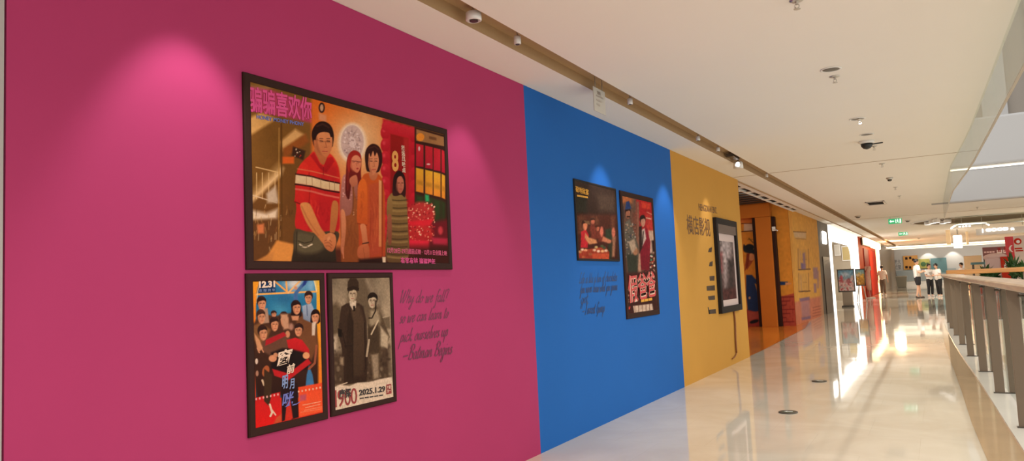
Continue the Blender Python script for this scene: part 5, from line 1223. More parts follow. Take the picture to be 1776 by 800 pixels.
# round recess in the far ceiling with its cluster of spotlights
r = empty('round_ceiling_recess', (4.35, 32.4, CEIL_Z), 'large round dark ceiling recess holding spotlights over the plaza', 'ceiling recess')
mb = MB(); mb.lathe([(2.05, -.002), (2.12, -.002), (2.12, -.03), (2.05, -.03), (2.03, -.004)], seg=48); mb.build('rim', M['metal'], r, smooth=False)
mb = MB(); mb.lathe([(2.03, -.006), (.1, -.007)], seg=48); mb.build('dark_panel', mat('recess_taupe', (.20, .155, .11), 1.0, spec=0.0), r)
k0 = 0
for (px, py) in ((1609, 385), (1617, 382.5), (1624, 381), (1635, 383), (1643, 381)):
    p = onZ(px, py, CEIL_Z-.05)
    s = empty('recess_spotlight', (float(p[0]), float(p[1]), CEIL_Z-.007), 'bright white spotlight in the round dark ceiling recess', 'spotlight', 'spotlights in the round recess')
    mb = MB(); mb.lathe([(.02, 0), (.02, -.03)], seg=8); mb.build('stem', M['metal'], s)
    mb = MB(); mb.lathe([(.09, -.03), (.12, -.06), (.12, -.15)], seg=16); mb.build('housing', M['white_plastic'], s)
    mb = MB(); mb.lathe([(.11, -.151), (.05, -.16)], seg=16); mb.build('lens', M['white_emit'], s)

# ================================================================== railing beside the void
rail = empty('railing', (3.4, 8, .1), 'taupe post railing with pale wooden handrail and glass along the atrium void', 'railing')
RO = -Vector(rail.location)
def rchild(o): o.parent = rail; o.location = RO; return o
PY = [3.6, 5.7, 7.79, 9.84, 11.8, 13.84, 15.9, 18.1, 20.2, 22.4]
for y in PY:
    x = post_x(y)
    ang = math.atan2(post_x(y+.3)-post_x(y-.3), .6)
    for dx in (0.0, .135):
        mb = MB(); mb.box(x+dx-.046, x+dx+.046, y-.016, y+.016, .02, 1.205, .004)
        rchild(mb.build('post', M['post']))
    mb = MB(); mb.box(x-.06, x+.195, y-.03, y+.03, .02, .028, .002); rchild(mb.build('base_plate', M['darkmetal']))
    mb = MB(); mb.tube([(x+.035, y-.018, 1.14), (x+.10, y-.018, 1.14)], .012, 10); rchild(mb.build('glass_clamp', M['darkmetal']))
for a, b in zip(PY[:-1], PY[1:]):
    xa, xb = post_x(a)+.061, post_x(b)+.061
    mb = MB(); g = .03
    mb.hexa([(xa, a+g, .06), (xa+.013, a+g, .06), (xb+.013, b-g, .06), (xb, b-g, .06), (xa, a+g, 1.15), (xa+.013, a+g, 1.15), (xb+.013, b-g, 1.15), (xb, b-g, 1.15)])
    rchild(mb.build('glass_panel', M['glass']))
mb = MB(); ry = list(np.linspace(3.0, 22.6, 26)); prof = [(-.09, 1.215), (-.08, 1.205), (.20, 1.205), (.21, 1.215), (.21, 1.25), (.195, 1.262), (-.075, 1.262), (-.09, 1.25)]
path = [(post_x(y), y) for y in ry]; rings = []
for i, (x, y) in enumerate(path): rings.append([mb.bm.verts.new((x+u, y, z)) for u, z in prof])
for i in range(len(rings)-1):
    for k in range(8): mb.bm.faces.new((rings[i][k], rings[i][(k+1) % 8], rings[i+1][(k+1) % 8], rings[i+1][k]))
mb.bm.faces.new(rings[0]); mb.bm.faces.new(rings[-1][::-1])
rchild(mb.build('handrail', M['wood_rail']))
# railing across the far end of the void
fr = empty('railing', (3.3, EDGE_Y+.2, .02), 'orange wooden railing with glass across the far end of the void', 'railing')
mb = MB(); mb.box(-.1, 10.6, -.11, .11, 1.215, 1.335, .02); mb.build('handrail', M['wood_far'], fr)
for k in range(7):
    mb = MB(); mb.box(.02+k*1.6, .13+k*1.6, -.016, .016, 0, 1.215); mb.build('post', M['post'], fr)
for k in range(6):
    mb = MB(); mb.box(.16+k*1.6, 1.59+k*1.6, -.006, .006, .04, 1.05); mb.build('glass_panel', M['glass'], fr)

# floor markers
for px, py, lab in ((1421, 662, 'small round dark green exit marker set in the floor, further one'), (1367, 716, 'small round dark green exit marker set in the floor, nearer one')):
    p = onZ(px, py, 0)
    r = empty('floor_exit_marker', (float(p[0]), float(p[1]), .003), lab, 'floor marker', rz=0.0)
    mb = MB(); mb.lathe([(.095, 0), (.095, .006), (.09, .008), (.076, .007)], seg=32); mb.build('rim', M['darkmetal'], r, smooth=True)
    mb = MB(); mb.lathe([(.076, .0065), (.02, .0085)], seg=32); mb.build('disc', mat('dark_green_disc', (.05, .085, .045), .3), r)
    mb = MB(); mb.prism([(x, y, .009) for x, y in ((-.045, .0), (-.008, .034), (-.008, .013), (.045, .013), (.045, -.013), (-.008, -.013), (-.008, -.034))], (0, 0, .001)); mb.build('arrow', M['white_plastic'], r)

# ================================================================== boards standing before the shops
def easel(y, xa, xb, z0, z1, label, paint, kind):
    cx = (xa+xb)/2; w = xb-xa
    r = empty('poster_stand', (cx, y, 0), label, 'sign')
    mb = MB()
    for a in ((-w/2, w/2, z0, z0+.05), (-w/2, w/2, z1-.05, z1), (-w/2, -w/2+.04, z0, z1), (w/2-.04, w/2, z0, z1)): mb.box(a[0], a[1], -.03, .03, a[2], a[3])
    mb.box(-w/2, w/2, .0, .02, z0, z1)
    mb.build('frame', M['darkmetal'], r)
    A = Art((cx-w/2+.04, y-.012, z0+.05), (w-.08, 0, 0), (0, 0, z1-z0-.10), 60, 70, (150, 190, 210)); paint(A); A.mottle(.08, 5)
    A.build('print', M['print'], r, PRG)
    if kind == 'foot':
        mb = MB(); mb.box(-w*.28, w*.28, -.05, .05, .06, z0, .01); mb.build('pedestal', mat('taupe_pedestal', (.33, .27, .21), .4), r)
        mb = MB(); mb.box(-w*.34, w*.34, -.22, .22, 0, .06, .01); mb.build('base', M['darkmetal'], r)
    else:
        mb = MB()
        for s in (-1, 1): mb.tube([(s*w*.22, 0, z0+.05), (s*w*.5, -.15, .015)], .02, 8); mb.tube([(s*w*.2, .05, z0+.05), (s*w*.4, .35, .015)], .02, 8)
        mb.build('leg', M['metal'], r)
def paint1(A):
    A.poly([(1450, 465), (1486, 465), (1486, 486), (1450, 486)], (112, 178, 206), (170, 206, 214)); A.glow(1466, 476, 7, 5, (236, 240, 236), .6)
    A.poly([(1452, 486), (1486, 484), (1486, 506), (1452, 508)], (226, 190, 186), (232, 216, 204), soft=2)
    A.ell(1459, 484, 3, 6, (206, 110, 116), soft=1.5); A.ell(1472, 488, 4, 5, (196, 130, 130), soft=1.5); A.ell(1478, 484, 3, 6, (232, 214, 200), soft=1.5); A.specks((1454, 484), (1484, 504), 40, [(236, 226, 216), (206, 120, 120), (176, 196, 190)], .8, 2)
def paint2(A):
    A.poly([(1480, 465), (1503, 465), (1503, 478), (1480, 478)], (130, 186, 196), (196, 196, 150)); A.poly([(1480, 478), (1503, 478), (1503, 498), (1480, 498)], (220, 176, 84), (190, 150, 80), soft=3); A.specks((1483, 474), (1500, 494), 26, [(236, 196, 90), (196, 120, 60), (230, 220, 180)], .8, 2)
easel(34.3, -.70, -.04, .62, 1.58, 'poster stand with pale blue and pink picture on a pedestal, nearer one by white shop', paint1, 'foot')
easel(39.0, -.42, .0, .78, 1.58, 'poster stand with yellow and teal picture on splayed legs, further one by the white shop', paint2, 'legs')
r = empty('display_stand', (-.30, 45.0, 0), 'narrow pinkish brown display stand before the red door', 'display stand')
mb = MB(); mb.tube([(-.02, 0, .42), (-.06, 0, .9), (-.04, 0, 1.35), (.02, 0, 1.7)], [.10, .17, .13, .06], 12); mb.build('drape', mat('pink_brown_drape', (.52, .34, .26), .7, noise=.3, nscale=6), r, smooth=True)
mb = MB(); mb.box(-.16, .16, -.03, .03, 1.50, 1.72, .01); mb.build('header_card', mat('beige_card', (.55, .42, .32), .6), r)
mb = MB(); mb.tube([(-.02, 0, .44), (.0, 0, .03)], .02, 8); mb.tube([(-.2, 0, .02), (.25, 0, .02)], .03, 8); mb.tube([(0, -.2, .02), (0, .2, .02)], .03, 8); mb.build('stand', M['metal'], r)

# ================================================================== end wall dressings
EY = 79.995
def board(px0, py0, px1, py1, m, label, cat='board', name='wall_board', y=EY, d=.16):
    a, b = onY(px0, py1, y), onY(px1, py0, y)
    r = empty(name, (float(a[0]), y, float(a[2])), label, cat)
    w, h = float(b[0]-a[0]), float(b[2]-a[2])
    mb = MB(); mb.box(0, w, -d, 0, 0, h, .01); mb.build('panel', m, r)
    return r, w, h
I_org = mat('orange_board', (.62, .28, .04), .5, noise=.1, nscale=1); I_lime = mat('lime_board', (.34, .31, .07), .5, noise=.35, nscale=1.5)
r, w, h = board(1568, 443, 1591, 468, I_org, 'orange notice board with small dark pictures on the end wall, left one', 'notice board', 'notice_board')
mb = MB()
for k, (u, v, s) in enumerate(((.15, .72, .16), (.42, .74, .16), (.10, .08, .18), (.36, .05, .16), (.66, .10, .2), (.62, .6, .14))): mb.box(w*u, w*(u+s), -.17, -.161, h*v, h*(v+.18))
mb.build('pictures', M['frame'], r)
r, w, h = board(1593, 449, 1612, 466, I_lime, 'lime yellow notice board on the end wall behind the people, right one', 'notice board', 'notice_board')
mb = MB(); mb.ball((w*.45, -.162, h*.45), h*.26, 1, .05, 1); mb.box(w*.7, w*.9, -.17, -.161, h*.15, h*.6); mb.build('pictures', M['leaf'], r)
board(1616, 447, 1641, 474, M['teal'], 'large teal board on the end wall behind the two people in white tops', 'board')
lt = text_mesh('老大\n欢聚', 'wall_lettering', mat('grey_lettering', (.10, .10, .10), .6), None, tuple(onY(1552, 468.5, EY-.005)), (0, -1, 0), .55, 1.0, .0)
tag(lt, 'dark Chinese lettering on the grey end wall left of the orange board', 'lettering')
# planter bins
for (px, lab) in ((1563, 'tapered dark grey bin standing before the end wall'),):
    p = onY(px, 478, 72.0)
    r = empty('litter_bin', (float(p[0]), 72.0, 0), lab, 'bin')
    mb = MB(); mb.lathe([(.42, 0), (.46, .02), (.60, .88), (.57, .9), (.54, .8)], seg=4); mb.build('body', mat('bin_grey', (.36, .37, .35), .5), r); r.rotation_euler = (0, 0, math.pi/4)
    mb = MB(); mb.lathe([(.61, .885), (.62, .93), (.50, .95)], seg=4); mb.build('lid', M['metal'], r)
# wall washers: real scallops on the end wall, and pillar
for px, lab in ((1608, 'small wall washer lamp above the lime yellow board'), (1652, 'small wall washer lamp right of the teal board')):
    p = onY(px, 432, 79.6)
    r = empty('wall_washer', (float(p[0]), 79.6, 3.5), lab, 'lamp')
    mb = MB(); mb.lathe([(.10, .04), (.10, -.06), (.07, -.07)], seg=16); mb.build('housing', M['white_plastic'], r)
    mb = MB(); mb.lathe([(.068, -.071), (.02, -.075)], seg=16); mb.build('lens', M['white_emit'], r)
    lamp('wall_washer_lamp', 'SPOT', (float(p[0]), 79.3, 3.35), 60, (1, .95, .86), (float(p[0]), 79.75, 2.2), spot_size=math.radians(80), spot_blend=.4, shadow_soft_size=.05)

# bright lit kiosk column; glowing lettering and curved line copy reflections in the glass
p = onY(1654, 422, 40.0)
r = empty('lit_column', (float(p[0]), 40.0, 0), 'bright white lit column hanging sign in the plaza beyond the corner of the railing', 'lit sign')
mb = MB(); mb.box(.0, .34, -.05, .05, 2.32, 2.90, .02); mb.build('light_box', M['lantern_emit'], r)
mb = MB(); mb.tube([(.18, 0, 2.95), (.18, 0, CEIL_Z)], .03, 8); mb.build('hanger', M['metal'], r)
mb = MB(); mb.box(-.28, -.10, -.04, .04, 2.5, CEIL_Z, .02); mb.box(.50, .60, -.04, .04, 2.45, 3.05, .02); mb.build('side_panel', mat('amber_panel', (.62, .42, .20), .4, emit=(1, .7, .4), estr=.25), r)
cl = [onY(x, y, 31.0) for x, y in ((1649, 397), (1656, 392), (1668, 389.5), (1690, 388), (1708, 387.5), (1716, 391))]
r = empty('curved_reflection_line', tuple(cl[2]), 'curved white glowing line over the plaza, in place of a glass reflection', 'ceiling light')  # glowing tube stands in for a light line mirrored in the glass
mb = MB(); mb.tube([Vector(q)-r.location for q in smooth_pts(cl, 5)], .028, 8); mb.build('light_tube', M['strip_emit'], r)
mb = MB(); mb.tube([(0, 0, 0), (0, 0, CEIL_Z-r.location.z)], .012, 6); mb.build('hanger', M['metal'], r)
mb = MB(); q = Vector(cl[2])-r.location
for k in range(4): mb.box(-.10+k*.10, -.03+k*.10, -.03, .03, -.10, -.03)
mb.build('lamp_cluster', M['white_emit'], r)
r = empty('lit_shop_sign', tuple(onY(1722, 404, 31.5)), 'white glowing lettering high over the plaza, in place of a glass reflection', 'sign')  # glowing letters stand in for lettering mirrored in the glass
mb = MB(); mb.box(-.50, 1.1, .06, .10, -.06, .17, .01); mb.build('back_panel', M['white_trim'], r)
text_mesh('| GOOD n', 'lettering', M['white_emit'], r, tuple(onY(1704, 404, 31.5)+np.array([0, .055, 0])), (0, -1, 0), .95, .15, .03, .02)
for s_ in (-.3, .9): mb = MB(); mb.tube([(s_, .08, .22), (s_, .08, CEIL_Z-r.location.z)], .012, 6); mb.build('hanger', M['metal'], r)

# grey glass smoke screen across the plaza ceiling
r = empty('glass_smoke_curtain', (3.5, 30.2, CEIL_Z), 'grey green glass smoke curtain hanging across the plaza ceiling', 'smoke curtain')
mb = MB(); mb.box(.15, 9, -.01, .01, -.30, 0); mb.build('pane', glassmat('grey_glass', (.90, .92, .89)), r)
mb = MB(); mb.box(.15, 9, -.015, .015, -.325, -.30); mb.build('bottom_edge_strip', mat('grey_green_strip', (.30, .33, .30), .4), r)

# plaza: brown shop board, red banners, planters, counter
def pbox(px0, py0, px1, py1, y, d, m, name, label, cat):
    a, b = onY(px0, py1, y), onY(px1, py0, y)
    r = empty(name, (float((a[0]+b[0])/2), y, 0), label, cat)
    return r, float(b[0]-a[0]), float(a[2]), float(b[2])
r, w, z0, z1 = pbox(1705, 427, 1749, 446, 31.0, .1, None, 'shop_sign_board', 'dark maroon shop sign board with pale lettering beyond the orange railing', 'sign')
mb = MB(); mb.box(-w/2, w/2, -.05, .05, z0, z1, .01); mb.build('panel', mat('maroon_board', (.16, .05, .045), .5), r)
mb = MB(); mb.box(-w/2, -w/2+.05, -.02, .03, 0, z0); mb.box(w/2-.05, w/2, -.02, .03, 0, z0); mb.build('post', M['darkmetal'], r)
mb = MB(); mb.box(w*.04, w*.24, -.056, -.051, z0+.1, z1-.12, .002); mb.box(w*.28, w*.46, -.056, -.051, z0+.1, z1-.12, .002); mb.build('lettering_tile', mat('pale_tile', (.60, .48, .42), .5), r)
text_mesh('吉', 'lettering', M['red_dark'], r, (r.location.x+w*.07, 30.942, z0+.14), (0, -1, 0), w*.14, (z1-z0)*.5, .03); text_mesh('品', 'lettering', M['red_dark'], r, (r.location.x+w*.31, 30.942, z0+.14), (0, -1, 0), w*.12, (z1-z0)*.5, .03)
text_mesh('— — — —', 'lettering', mat('pale_pink_letters', (.62, .40, .36), .5), r, (r.location.x-w*.45, 30.942, z0+(z1-z0)*.4), (0, -1, 0), w*.40, (z1-z0)*.16, .0)
r, w, z0, z1 = pbox(1747, 410, 1760, 462, 29.0, .1, None, 'standing_banner', 'bright red standing banner beyond the orange railing', 'banner')
mb = MB(); mb.box(-w/2, w/2, -.03, .03, .08, z1, .01); mb.build('panel', mat('crimson_banner', (.62, .045, .06), .5), r)
mb = MB(); mb.box(-w*.6, w*.6, -.18, .18, 0, .08, .01); mb.build('base', M['darkmetal'], r)
text_mesh('(', 'emblem', M['white_plastic'], r, (r.location.x-w*.2, 28.966, z1-.5), (0, -1, 0), w*.4, .22, .03)
r, w, z0, z1 = pbox(1762, 408, 1779, 462, 28.0, .1, None, 'standing_banner', 'pale standing banner with a red emblem, right of the bright red one', 'banner')
mb = MB(); mb.box(-w/2, w/2, -.03, .03, .08, z1, .01); mb.build('panel', mat('pale_banner', (.66, .54, .46), .5), r)
mb = MB(); mb.box(-w*.6, w*.6, -.18, .18, 0, .08, .01); mb.build('base', M['darkmetal'], r)
em = MB(); em.lathe([(.10, -.034), (.10, -.038)], c=(-.06, 0, z1-.18), seg=24, axis='y'); em.build('emblem', M['red'], r)
em = MB(); em.lathe([(.05, -.0385), (.05, -.040)], c=(-.05, 0, z1-.19), seg=20, axis='y'); em.build('emblem_centre', M['white_plastic'], r)
mb = MB(); mb.box(-.16, .04, -.036, -.031, z1-.42, z1-.38); mb.box(-.14, .06, -.036, -.031, z1-.49, z1-.45); mb.build('lettering_bar', M['red'], r)
# low sign counter with pinkish and red panels
r, w, z0, z1 = pbox(1710, 442, 1752, 462, 27.0, .4, None, 'market_counter', 'low market counter with pink and red panels behind the plants', 'counter')
mb = MB(); mb.box(-w/2, w/2, -.2, .2, 0, z1-.08, .02); mb.build('body', mat('pale_pink_counter', (.55, .36, .32), .5), r)
mb = MB(); mb.box(w*.08, w*.5, -.23, -.201, .3, z1-.05, .01); mb.build('front_panel', M['red'], r)
mb = MB(); mb.ball((-w*.1, -.05, z1-.05), .2, 1.6, .6, .6); mb.build('cushioned_top', mat('pink_cloth', (.62, .42, .38), .8), r, smooth=True)
text_mesh('品', 'lettering', M['white_plastic'], r, (r.location.x+w*.2, 26.765, z1-.40), (0, -1, 0), .2, .2, .03)
def leaf_mesh(n, rad, h, seed):
    rnd = random.Random(seed); mb = MB()
    for _ in range(n):
        a = rnd.uniform(0, 6.283); up = rnd.uniform(.3, 1); l = rnd.uniform(.5, 1)*h; rr = rnd.uniform(.4, 1)*rad
        b = Vector((rnd.uniform(-.06, .06), rnd.uniform(-.06, .06), 0)); m_ = Vector((math.cos(a)*rr*.5, math.sin(a)*rr*.5, l*.75*up)); t = Vector((math.cos(a)*rr, math.sin(a)*rr, l*up))
        s = Vector((-math.sin(a), math.cos(a), 0))*rnd.uniform(.03, .055)
        v = [mb.bm.verts.new(q) for q in (b, m_+s, t, m_-s)]; c = mb.bm.verts.new(m_+Vector((0, 0, .02)))
        for i in range(4): mb.bm.faces.new((v[i], v[(i+1) % 4], c))
    return mb
for k, (px, y, s, hh, lab) in enumerate(((1707, 26.0, .28, .55, 'leafy potted plant at the left end of the market counter'), (1722, 25.2, .30, .34, 'low spreading potted plant before the market counter'), (1757, 25.6, .30, .85, 'tall potted plant in front of the red banner'), (1774, 25.0, .36, .62, 'bushy potted plant at the right edge before the pale banner'))):
    p = onY(px, 462, y)
    r = empty('potted_plant', (float(p[0]), y, 0), lab, 'plant', 'plants behind the orange railing')
    mb = MB(); mb.lathe([(.14, 0), (.20, .02), (.23, .98), (.21, 1.0), (.19, .96)], seg=18); mb.build('pot', M['darkmetal'], r, smooth=True)
    o = leaf_mesh(90, s, hh, k+3).build('foliage', M['leaf'], r); o.location = (0, 0, 1.0)
r, w, z0, z1 = pbox(1673, 443, 1702, 466, 52.0, .3, None, 'kiosk_partition', 'plain beige partition panel in the plaza behind the far railing', 'partition')
mb = MB(); mb.box(-w/2, w/2, -.06, .06, .05, z1, .01); mb.build('panel', mat('beige_partition', (.58, .48, .34), .5), r)
mb = MB(); mb.box(-w/2, -w/2+.2, -.25, .25, 0, .05); mb.box(w/2-.2, w/2, -.25, .25, 0, .05); mb.build('foot', M['darkmetal'], r)
r, w, z0, z1 = pbox(1684, 454, 1716, 460, 30.0, .3, None, 'display_table', 'narrow teal topped table left of the market counter', 'table')
mb = MB(); mb.box(-w/2, w/2, -.3, .3, z1-.08, z1, .01); mb.build('table_top', M['teal'], r)
for sx in (-1, 1):
    for sy in (-1, 1): mb = MB(); mb.box(sx*(w/2-.06)-.025, sx*(w/2-.06)+.025, sy*.25-.025, sy*.25+.025, 0, z1-.08); mb.build('leg', M['darkmetal'], r)
# ================================================================== people
def skin_surface(verts, edges, radii, root, sub=1):
    me = bpy.data.meshes.new('t'); me.from_pydata([tuple(v) for v in verts], edges, []); me.update()
    o = bpy.data.objects.new('t', me); COL.objects.link(o)
    o.modifiers.new('s', 'SKIN'); sv = me.skin_vertices[0].data
    for i, rr in enumerate(radii):
        sv[i].radius = rr if hasattr(rr, '__len__') else (rr, rr); sv[i].use_root = (i == root)
    if sub: m = o.modifiers.new('d', 'SUBSURF'); m.levels = sub; m.render_levels = sub
    dg = bpy.context.evaluated_depsgraph_get(); r = bpy.data.meshes.new_from_object(o.evaluated_get(dg), depsgraph=dg)
    bpy.data.objects.remove(o); return r
def fuse(meshes, voxel):
    bm = bmesh.new()
    for m in meshes: bm.from_mesh(m); bpy.data.meshes.remove(m)
    me = bpy.data.meshes.new('t'); bm.to_mesh(me); bm.free()
    o = bpy.data.objects.new('t', me); COL.objects.link(o)
    rm = o.modifiers.new('r', 'REMESH'); rm.mode = 'VOXEL'; rm.voxel_size = voxel; rm.use_smooth_shade = True
    s = o.modifiers.new('k', 'SMOOTH'); s.iterations = 1; s.factor = .4
    dg = bpy.context.evaluated_depsgraph_get(); r = bpy.data.meshes.new_from_object(o.evaluated_get(dg), depsgraph=dg)
    bpy.data.objects.remove(o); return r
def put(me, name, m, parent):
    me.materials.clear(); me.materials.append(m)
    for p in me.polygons: p.use_smooth = True
    o = bpy.data.objects.new(name, me); COL.objects.link(o); o.parent = parent; return o
def mball(*a, **k):
    mb = MB(); mb.ball(*a, **k); me = bpy.data.meshes.new('t'); mb.bm.to_mesh(me); mb.bm.free(); return me

def person(loc, rz, label, H=1.72, hips_w=.09, sh_w=.19, arms=None, legs=None, head_yaw=0.0, head_pitch=0.0, lean=0.0,
           trousers='long', m_leg=None, m_top=None, m_shoe=None, stripes=False, hair_len=.0, build=1.0):
    """local frame: x to the person's left... the figure faces -y; joints given in metres for a 1.72 m figure"""
    k = H/1.72; rt = empty('person', loc, label, 'person', rz=rz)
    S = lambda p: Vector(p)*k
    arms = arms or {}; legs = legs or {}
    hip_z, knee_z, ank_z = .88, .49, .09
    V, E_, R = [], [], []
    def add(p, r, par=None):
        V.append(S(p)); R.append(r*k if not hasattr(r, '__len__') else (r[0]*k, r[1]*k))
        if par is not None: E_.append((par, len(V)-1))
        return len(V)-1
    ly = lambda z: -lean*(z-.9)
    pel = add((0, 0, .93), (.145*build, .105*build)); bel = add((0, ly(1.08), 1.08), (.135*build, .10*build), pel); che = add((0, ly(1.27), 1.27), (.155*build, .11*build), bel)
    nk = add((0, ly(1.43), 1.43), .075, che); nk2 = add((0, ly(1.50)-.01, 1.50), .052, nk)
    J = {}
    for s, key in ((1, 'L'), (-1, 'R')):
        sh = add((s*sh_w*.92, ly(1.38), 1.385), .058*build, che)
        el, wr = arms.get(key, ((s*.25, .02, 1.11), (s*.26, -.06, .87)))
        e = add(el, .040*build, sh); f = add(tuple((Vector(el)*.55+Vector(wr)*.45)), .036*build, e); w = add(wr, .024, f); J['el'+key], J['wr'+key], J['sh'+key] = el, wr, (s*sh_w*.92, ly(1.38), 1.385)
        kn, an = legs.get(key, ((s*.095, -.01, knee_z), (s*.095, .02, ank_z)))
        h = add((s*hips_w, 0, hip_z), .088*build, pel); th = add(tuple(Vector((s*hips_w, 0, hip_z))*.5+Vector(kn)*.5), .076*build, h); kk = add(kn, .055, th); cf = add(tuple(Vector(kn)*.65+Vector(an)*.35), .056, kk); a = add(an, .036, cf)
        t = add((an[0]*1.06, an[1]-.06, .045), .035, a); t2 = add((an[0]*1.1, an[1]-.16, .03), .026, t); J['kn'+key], J['an'+key] = kn, an
    parts = [skin_surface(V, E_, R, pel, 1)]
    # hands: palm, four unequal bent fingers and a thumb
    for s, key in ((1, 'L'), (-1, 'R')):
        w, e = Vector(J['wr'+key]), Vector(J['el'+key]); d = (w-e).normalized(); side = d.cross(Vector((s, 0, 0)))
        if side.length < .3: side = d.cross(Vector((0, 1, 0)))
        side.normalize(); nor = d.cross(side).normalized()
        vv, ee, rr = [], [], []
        def ad(p, r, par=None):
            vv.append(Vector(p)*k); rr.append(r*k)
            if par is not None: ee.append((par, len(vv)-1))
            return len(vv)-1
        p0 = ad(w-d*.01, .022); p1 = ad(w+d*.045, (.030), p0)
        for j, (o_, l) in enumerate(((-.030, .062), (-.010, .074), (.010, .070), (.029, .055))):
            b = ad(w+d*.082+side*o_, .0105, p1); m_ = ad(w+d*(.082+l*.5)+side*o_*1.05+nor*.006, .0095, b); ad(w+d*(.082+l*.92)+side*o_*1.05+nor*.026, .008, m_)
        b = ad(w+d*.03+side*-.034, .012, p0); m_ = ad(w+d*.062+side*-.056+nor*.008, .010, b); ad(w+d*.088+side*-.058+nor*.018, .008, m_)
        parts.append(skin_surface(vv, ee, rr, 0, 1))
    # head with jaw, nose, ears
    hc = Vector((0, ly(1.6)-.015, 1.61)); rot = Matrix.Rotation(head_yaw, 3, 'Z') @ Matrix.Rotation(head_pitch, 3, 'X')
    def hm(c, r, *sc):
        me = mball(c, r, *sc); 
        for v in me.vertices: v.co = (hc+rot @ v.co)*k
        return me
    parts += [hm((0, .005, .015), .098, .80, .98, 1.08), hm((0, -.022, -.045), .075, .80, .92, 1.0), hm((0, -.098, -.015), .016, .75, 1.0, 1.3), hm((0, -.086, -.062), .016, 1.4, .6, .55), hm((.078, .01, -.01), .024, .4, .8, 1.25), hm((-.078, .01, -.01), .024, .4, .8, 1.25)]
    body = put(fuse(parts, .0085), 'body', M['skin'], rt)
    eyes = []
    bm = bmesh.new()
    for s in (-1, 1):
        for me in (hm((s*.031, -.086, .008), .011, 1.2, .5, .7), hm((s*.031, -.089, .030), .012, 1.6, .4, .28)): bm.from_mesh(me); bpy.data.meshes.remove(me)
    me = bpy.data.meshes.new('eyes'); bm.to_mesh(me); bm.free(); put(me, 'eyes', M['hair'], body)
    # hair: cap pulled back from the face
    t = hm((0, .022, .042), .103, .86, .98, 1.02, u=20, v=14) if False else None
    mb = MB(); mb.ball((0, .020, .040), .104, .86, 1.0, 1.02, 24, 16)
    for v in mb.bm.verts:
        if v.co.y < -.045 and v.co.z < .075: v.co.y = max(v.co.y, -.045) + .02
        if v.co.z < -.02: v.co.z = -.02 + (v.co.z+.02)*(.75 if v.co.y > .02 else .35)
    for v in mb.bm.verts: v.co = (hc+rot @ v.co)*k
    me = bpy.data.meshes.new('hair'); mb.bm.to_mesh(me); mb.bm.free(); put(me, 'hair', M['hair'], body)
    # loose T-shirt
    vv, ee, rr = [], [], []
    def ad(p, r, par=None):
        vv.append(S(p)); rr.append((r[0]*k, r[1]*k) if hasattr(r, '__len__') else r*k)
        if par is not None: ee.append((par, len(vv)-1))
        return len(vv)-1
    a0 = ad((0, -.0, .82), (.190*build, .158*build)); a1 = ad((0, ly(1.08), 1.08), (.168*build, .13*build), a0); a2 = ad((0, ly(1.26), 1.26), (.175*build, .135*build), a1); a3 = ad((0, ly(1.43), 1.425), (.095, .085), a2)
    for s, key in ((1, 'L'), (-1, 'R')):
        q = Vector(J['sh'+key]); e = Vector(J['el'+key]); b = ad(q+Vector((0, 0, .0)), .082*build, a2); ad(q*.25+e*.75, .070*build, b)
    top = put(skin_surface(vv, ee, rr, 0, 2), 'shirt', m_top or M['shirt_white'], rt)
    if stripes:
        mb = MB()
        for zz in (1.06, 1.14, 1.22, 1.30):
            mb.lathe([(.100, -.012), (.1, .012)], seg=26)
            n = len(mb.bm.verts); mb.bm.verts.ensure_lookup_table()
            for v in mb.bm.verts[n-52:]: v.co = Vector((v.co.x*1.86*build, v.co.y*1.48*build+ly(zz), v.co.z+zz))*k
        mb.build('shirt_stripes', mat('shirt_stripe_grey', (.50, .47, .45), .8), top)
    # trousers or shorts
    vv, ee, rr = [], [], []
    w0 = ad((0, 0, 1.07), (.150*build, .125*build)); c = ad((0, 0, .90), (.158*build, .132*build), w0)
    for s, key in ((1, 'L'), (-1, 'R')):
        kn, an = Vector(J['kn'+key]), Vector(J['an'+key]); h0 = Vector((s*hips_w*1.05, 0, .86)); h = ad(h0*1.0+Vector((0, 0, -.06)), .106*build, c)
        if trousers == 'long':
            m_ = ad(h0*.5+kn*.5, .095*build, h); kk = ad(kn, .078, m_); ad(kn*.35+an*.65, .070, kk); ad(an+Vector((0, 0, .02)), .062, len(vv)-1)
        else:
            m_ = ad(h0*.5+kn*.5, .108*build, h); ad(kn*.85+h0*.15, .105, m_)
    put(skin_surface(vv, ee, rr, 0, 2), 'trousers' if trousers == 'long' else 'shorts', m_leg or M['cloth_black'], rt)
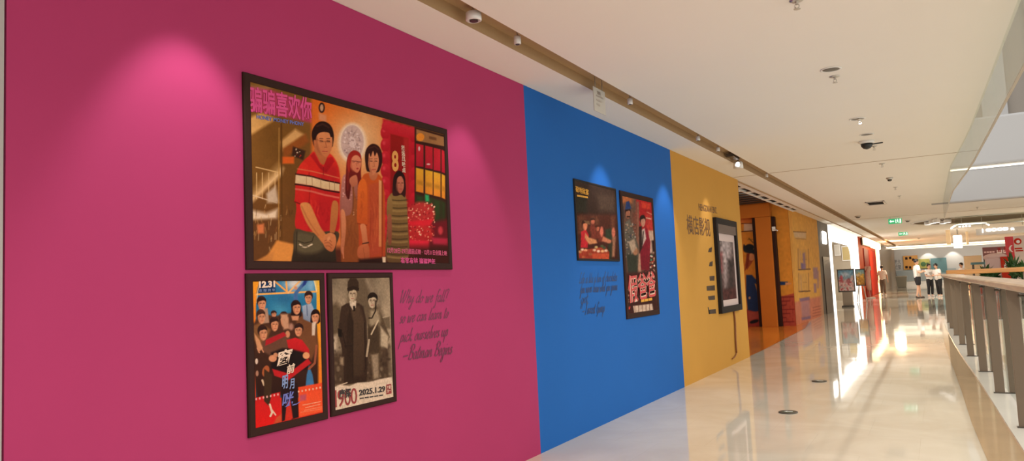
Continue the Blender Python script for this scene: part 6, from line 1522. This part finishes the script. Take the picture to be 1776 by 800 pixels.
    for s, key in ((1, 'L'), (-1, 'R')):
        an = Vector(J['an'+key]); mb = MB()
        mb.hexa([tuple(Vector(q)*k) for q in ((an.x-.045, an.y-.19, .0), (an.x+.045, an.y-.19, 0), (an.x+.04, an.y+.06, 0), (an.x-.04, an.y+.06, 0), (an.x-.035, an.y-.17, .055), (an.x+.035, an.y-.17, .055), (an.x+.035, an.y+.055, .095), (an.x-.035, an.y+.055, .095))])
        bmesh.ops.bevel(mb.bm, geom=list(mb.bm.edges), offset=.018*k, segments=2, affect='EDGES')
        mb.build('shoe', m_shoe or M['shoe_white'], rt, smooth=True)
    return rt
PI = math.pi
# facing: rz = 0 looks towards the camera (-y); +90 deg looks to +x
person((2.06, 43.0, 0), PI*.62, 'person in white T-shirt and black shorts standing alone with arms bent', 1.93, trousers='shorts', m_shoe=M['shoe_dark'], head_yaw=.1, head_pitch=.12,
       arms={'L': ((.24, .03, 1.12), (.14, -.22, 1.18)), 'R': ((-.25, .03, 1.12), (-.12, -.24, 1.16))}, legs={'L': ((.10, -.08, .49), (.11, -.10, .09)), 'R': ((-.10, .03, .49), (-.11, .12, .09))})
person((2.58, 44.2, 0), PI*.22, 'person in striped white top and black trousers looking down, left of the pair', 1.67, head_pitch=.35, head_yaw=.2, stripes=True,
       arms={'L': ((.24, -.02, 1.12), (.10, -.26, 1.12)), 'R': ((-.24, -.02, 1.12), (-.10, -.26, 1.10))}, legs={'L': ((.09, -.04, .49), (.09, .0, .09)), 'R': ((-.09, .0, .49), (-.10, .04, .09))})
person((2.98, 43.6, 0), -PI*.28, 'person in plain white top and black trousers bending over a phone, right of the pair', 1.66, head_pitch=.55, lean=.12, build=1.06,
       arms={'L': ((.27, -.10, 1.15), (.10, -.30, 1.13)), 'R': ((-.26, -.08, 1.13), (-.06, -.32, 1.12))})
p = onZ(1533, 513, 0)
person((float(p[0]), float(p[1]), 0), PI*.92, 'person in white top and grey brown trousers beside the red shop', 1.74, m_leg=M['cloth_grey'], head_pitch=.1)
p = onY(1667.5, 462, 47.0)
person((float(p[0]), 47.0, 0), -PI*.35, 'person in white top seen over the far railing', 1.66, head_pitch=.3)
# the phone the right one of the pair looks at
ph = empty('mobile_phone', (2.98-.30*math.sin(PI*.28)*0-.24, 43.28, 1.035), 'dark mobile phone held by the person bending forward', 'phone')
mb = MB(); mb.box(-.038, .038, -.07, .07, -.004, .004, .003); mb.build('case', M['black'], ph)
mb = MB(); mb.box(-.034, .034, -.064, .064, .0042, .0048); mb.build('screen', mat('phone_screen', (.05, .06, .08), .1), ph)
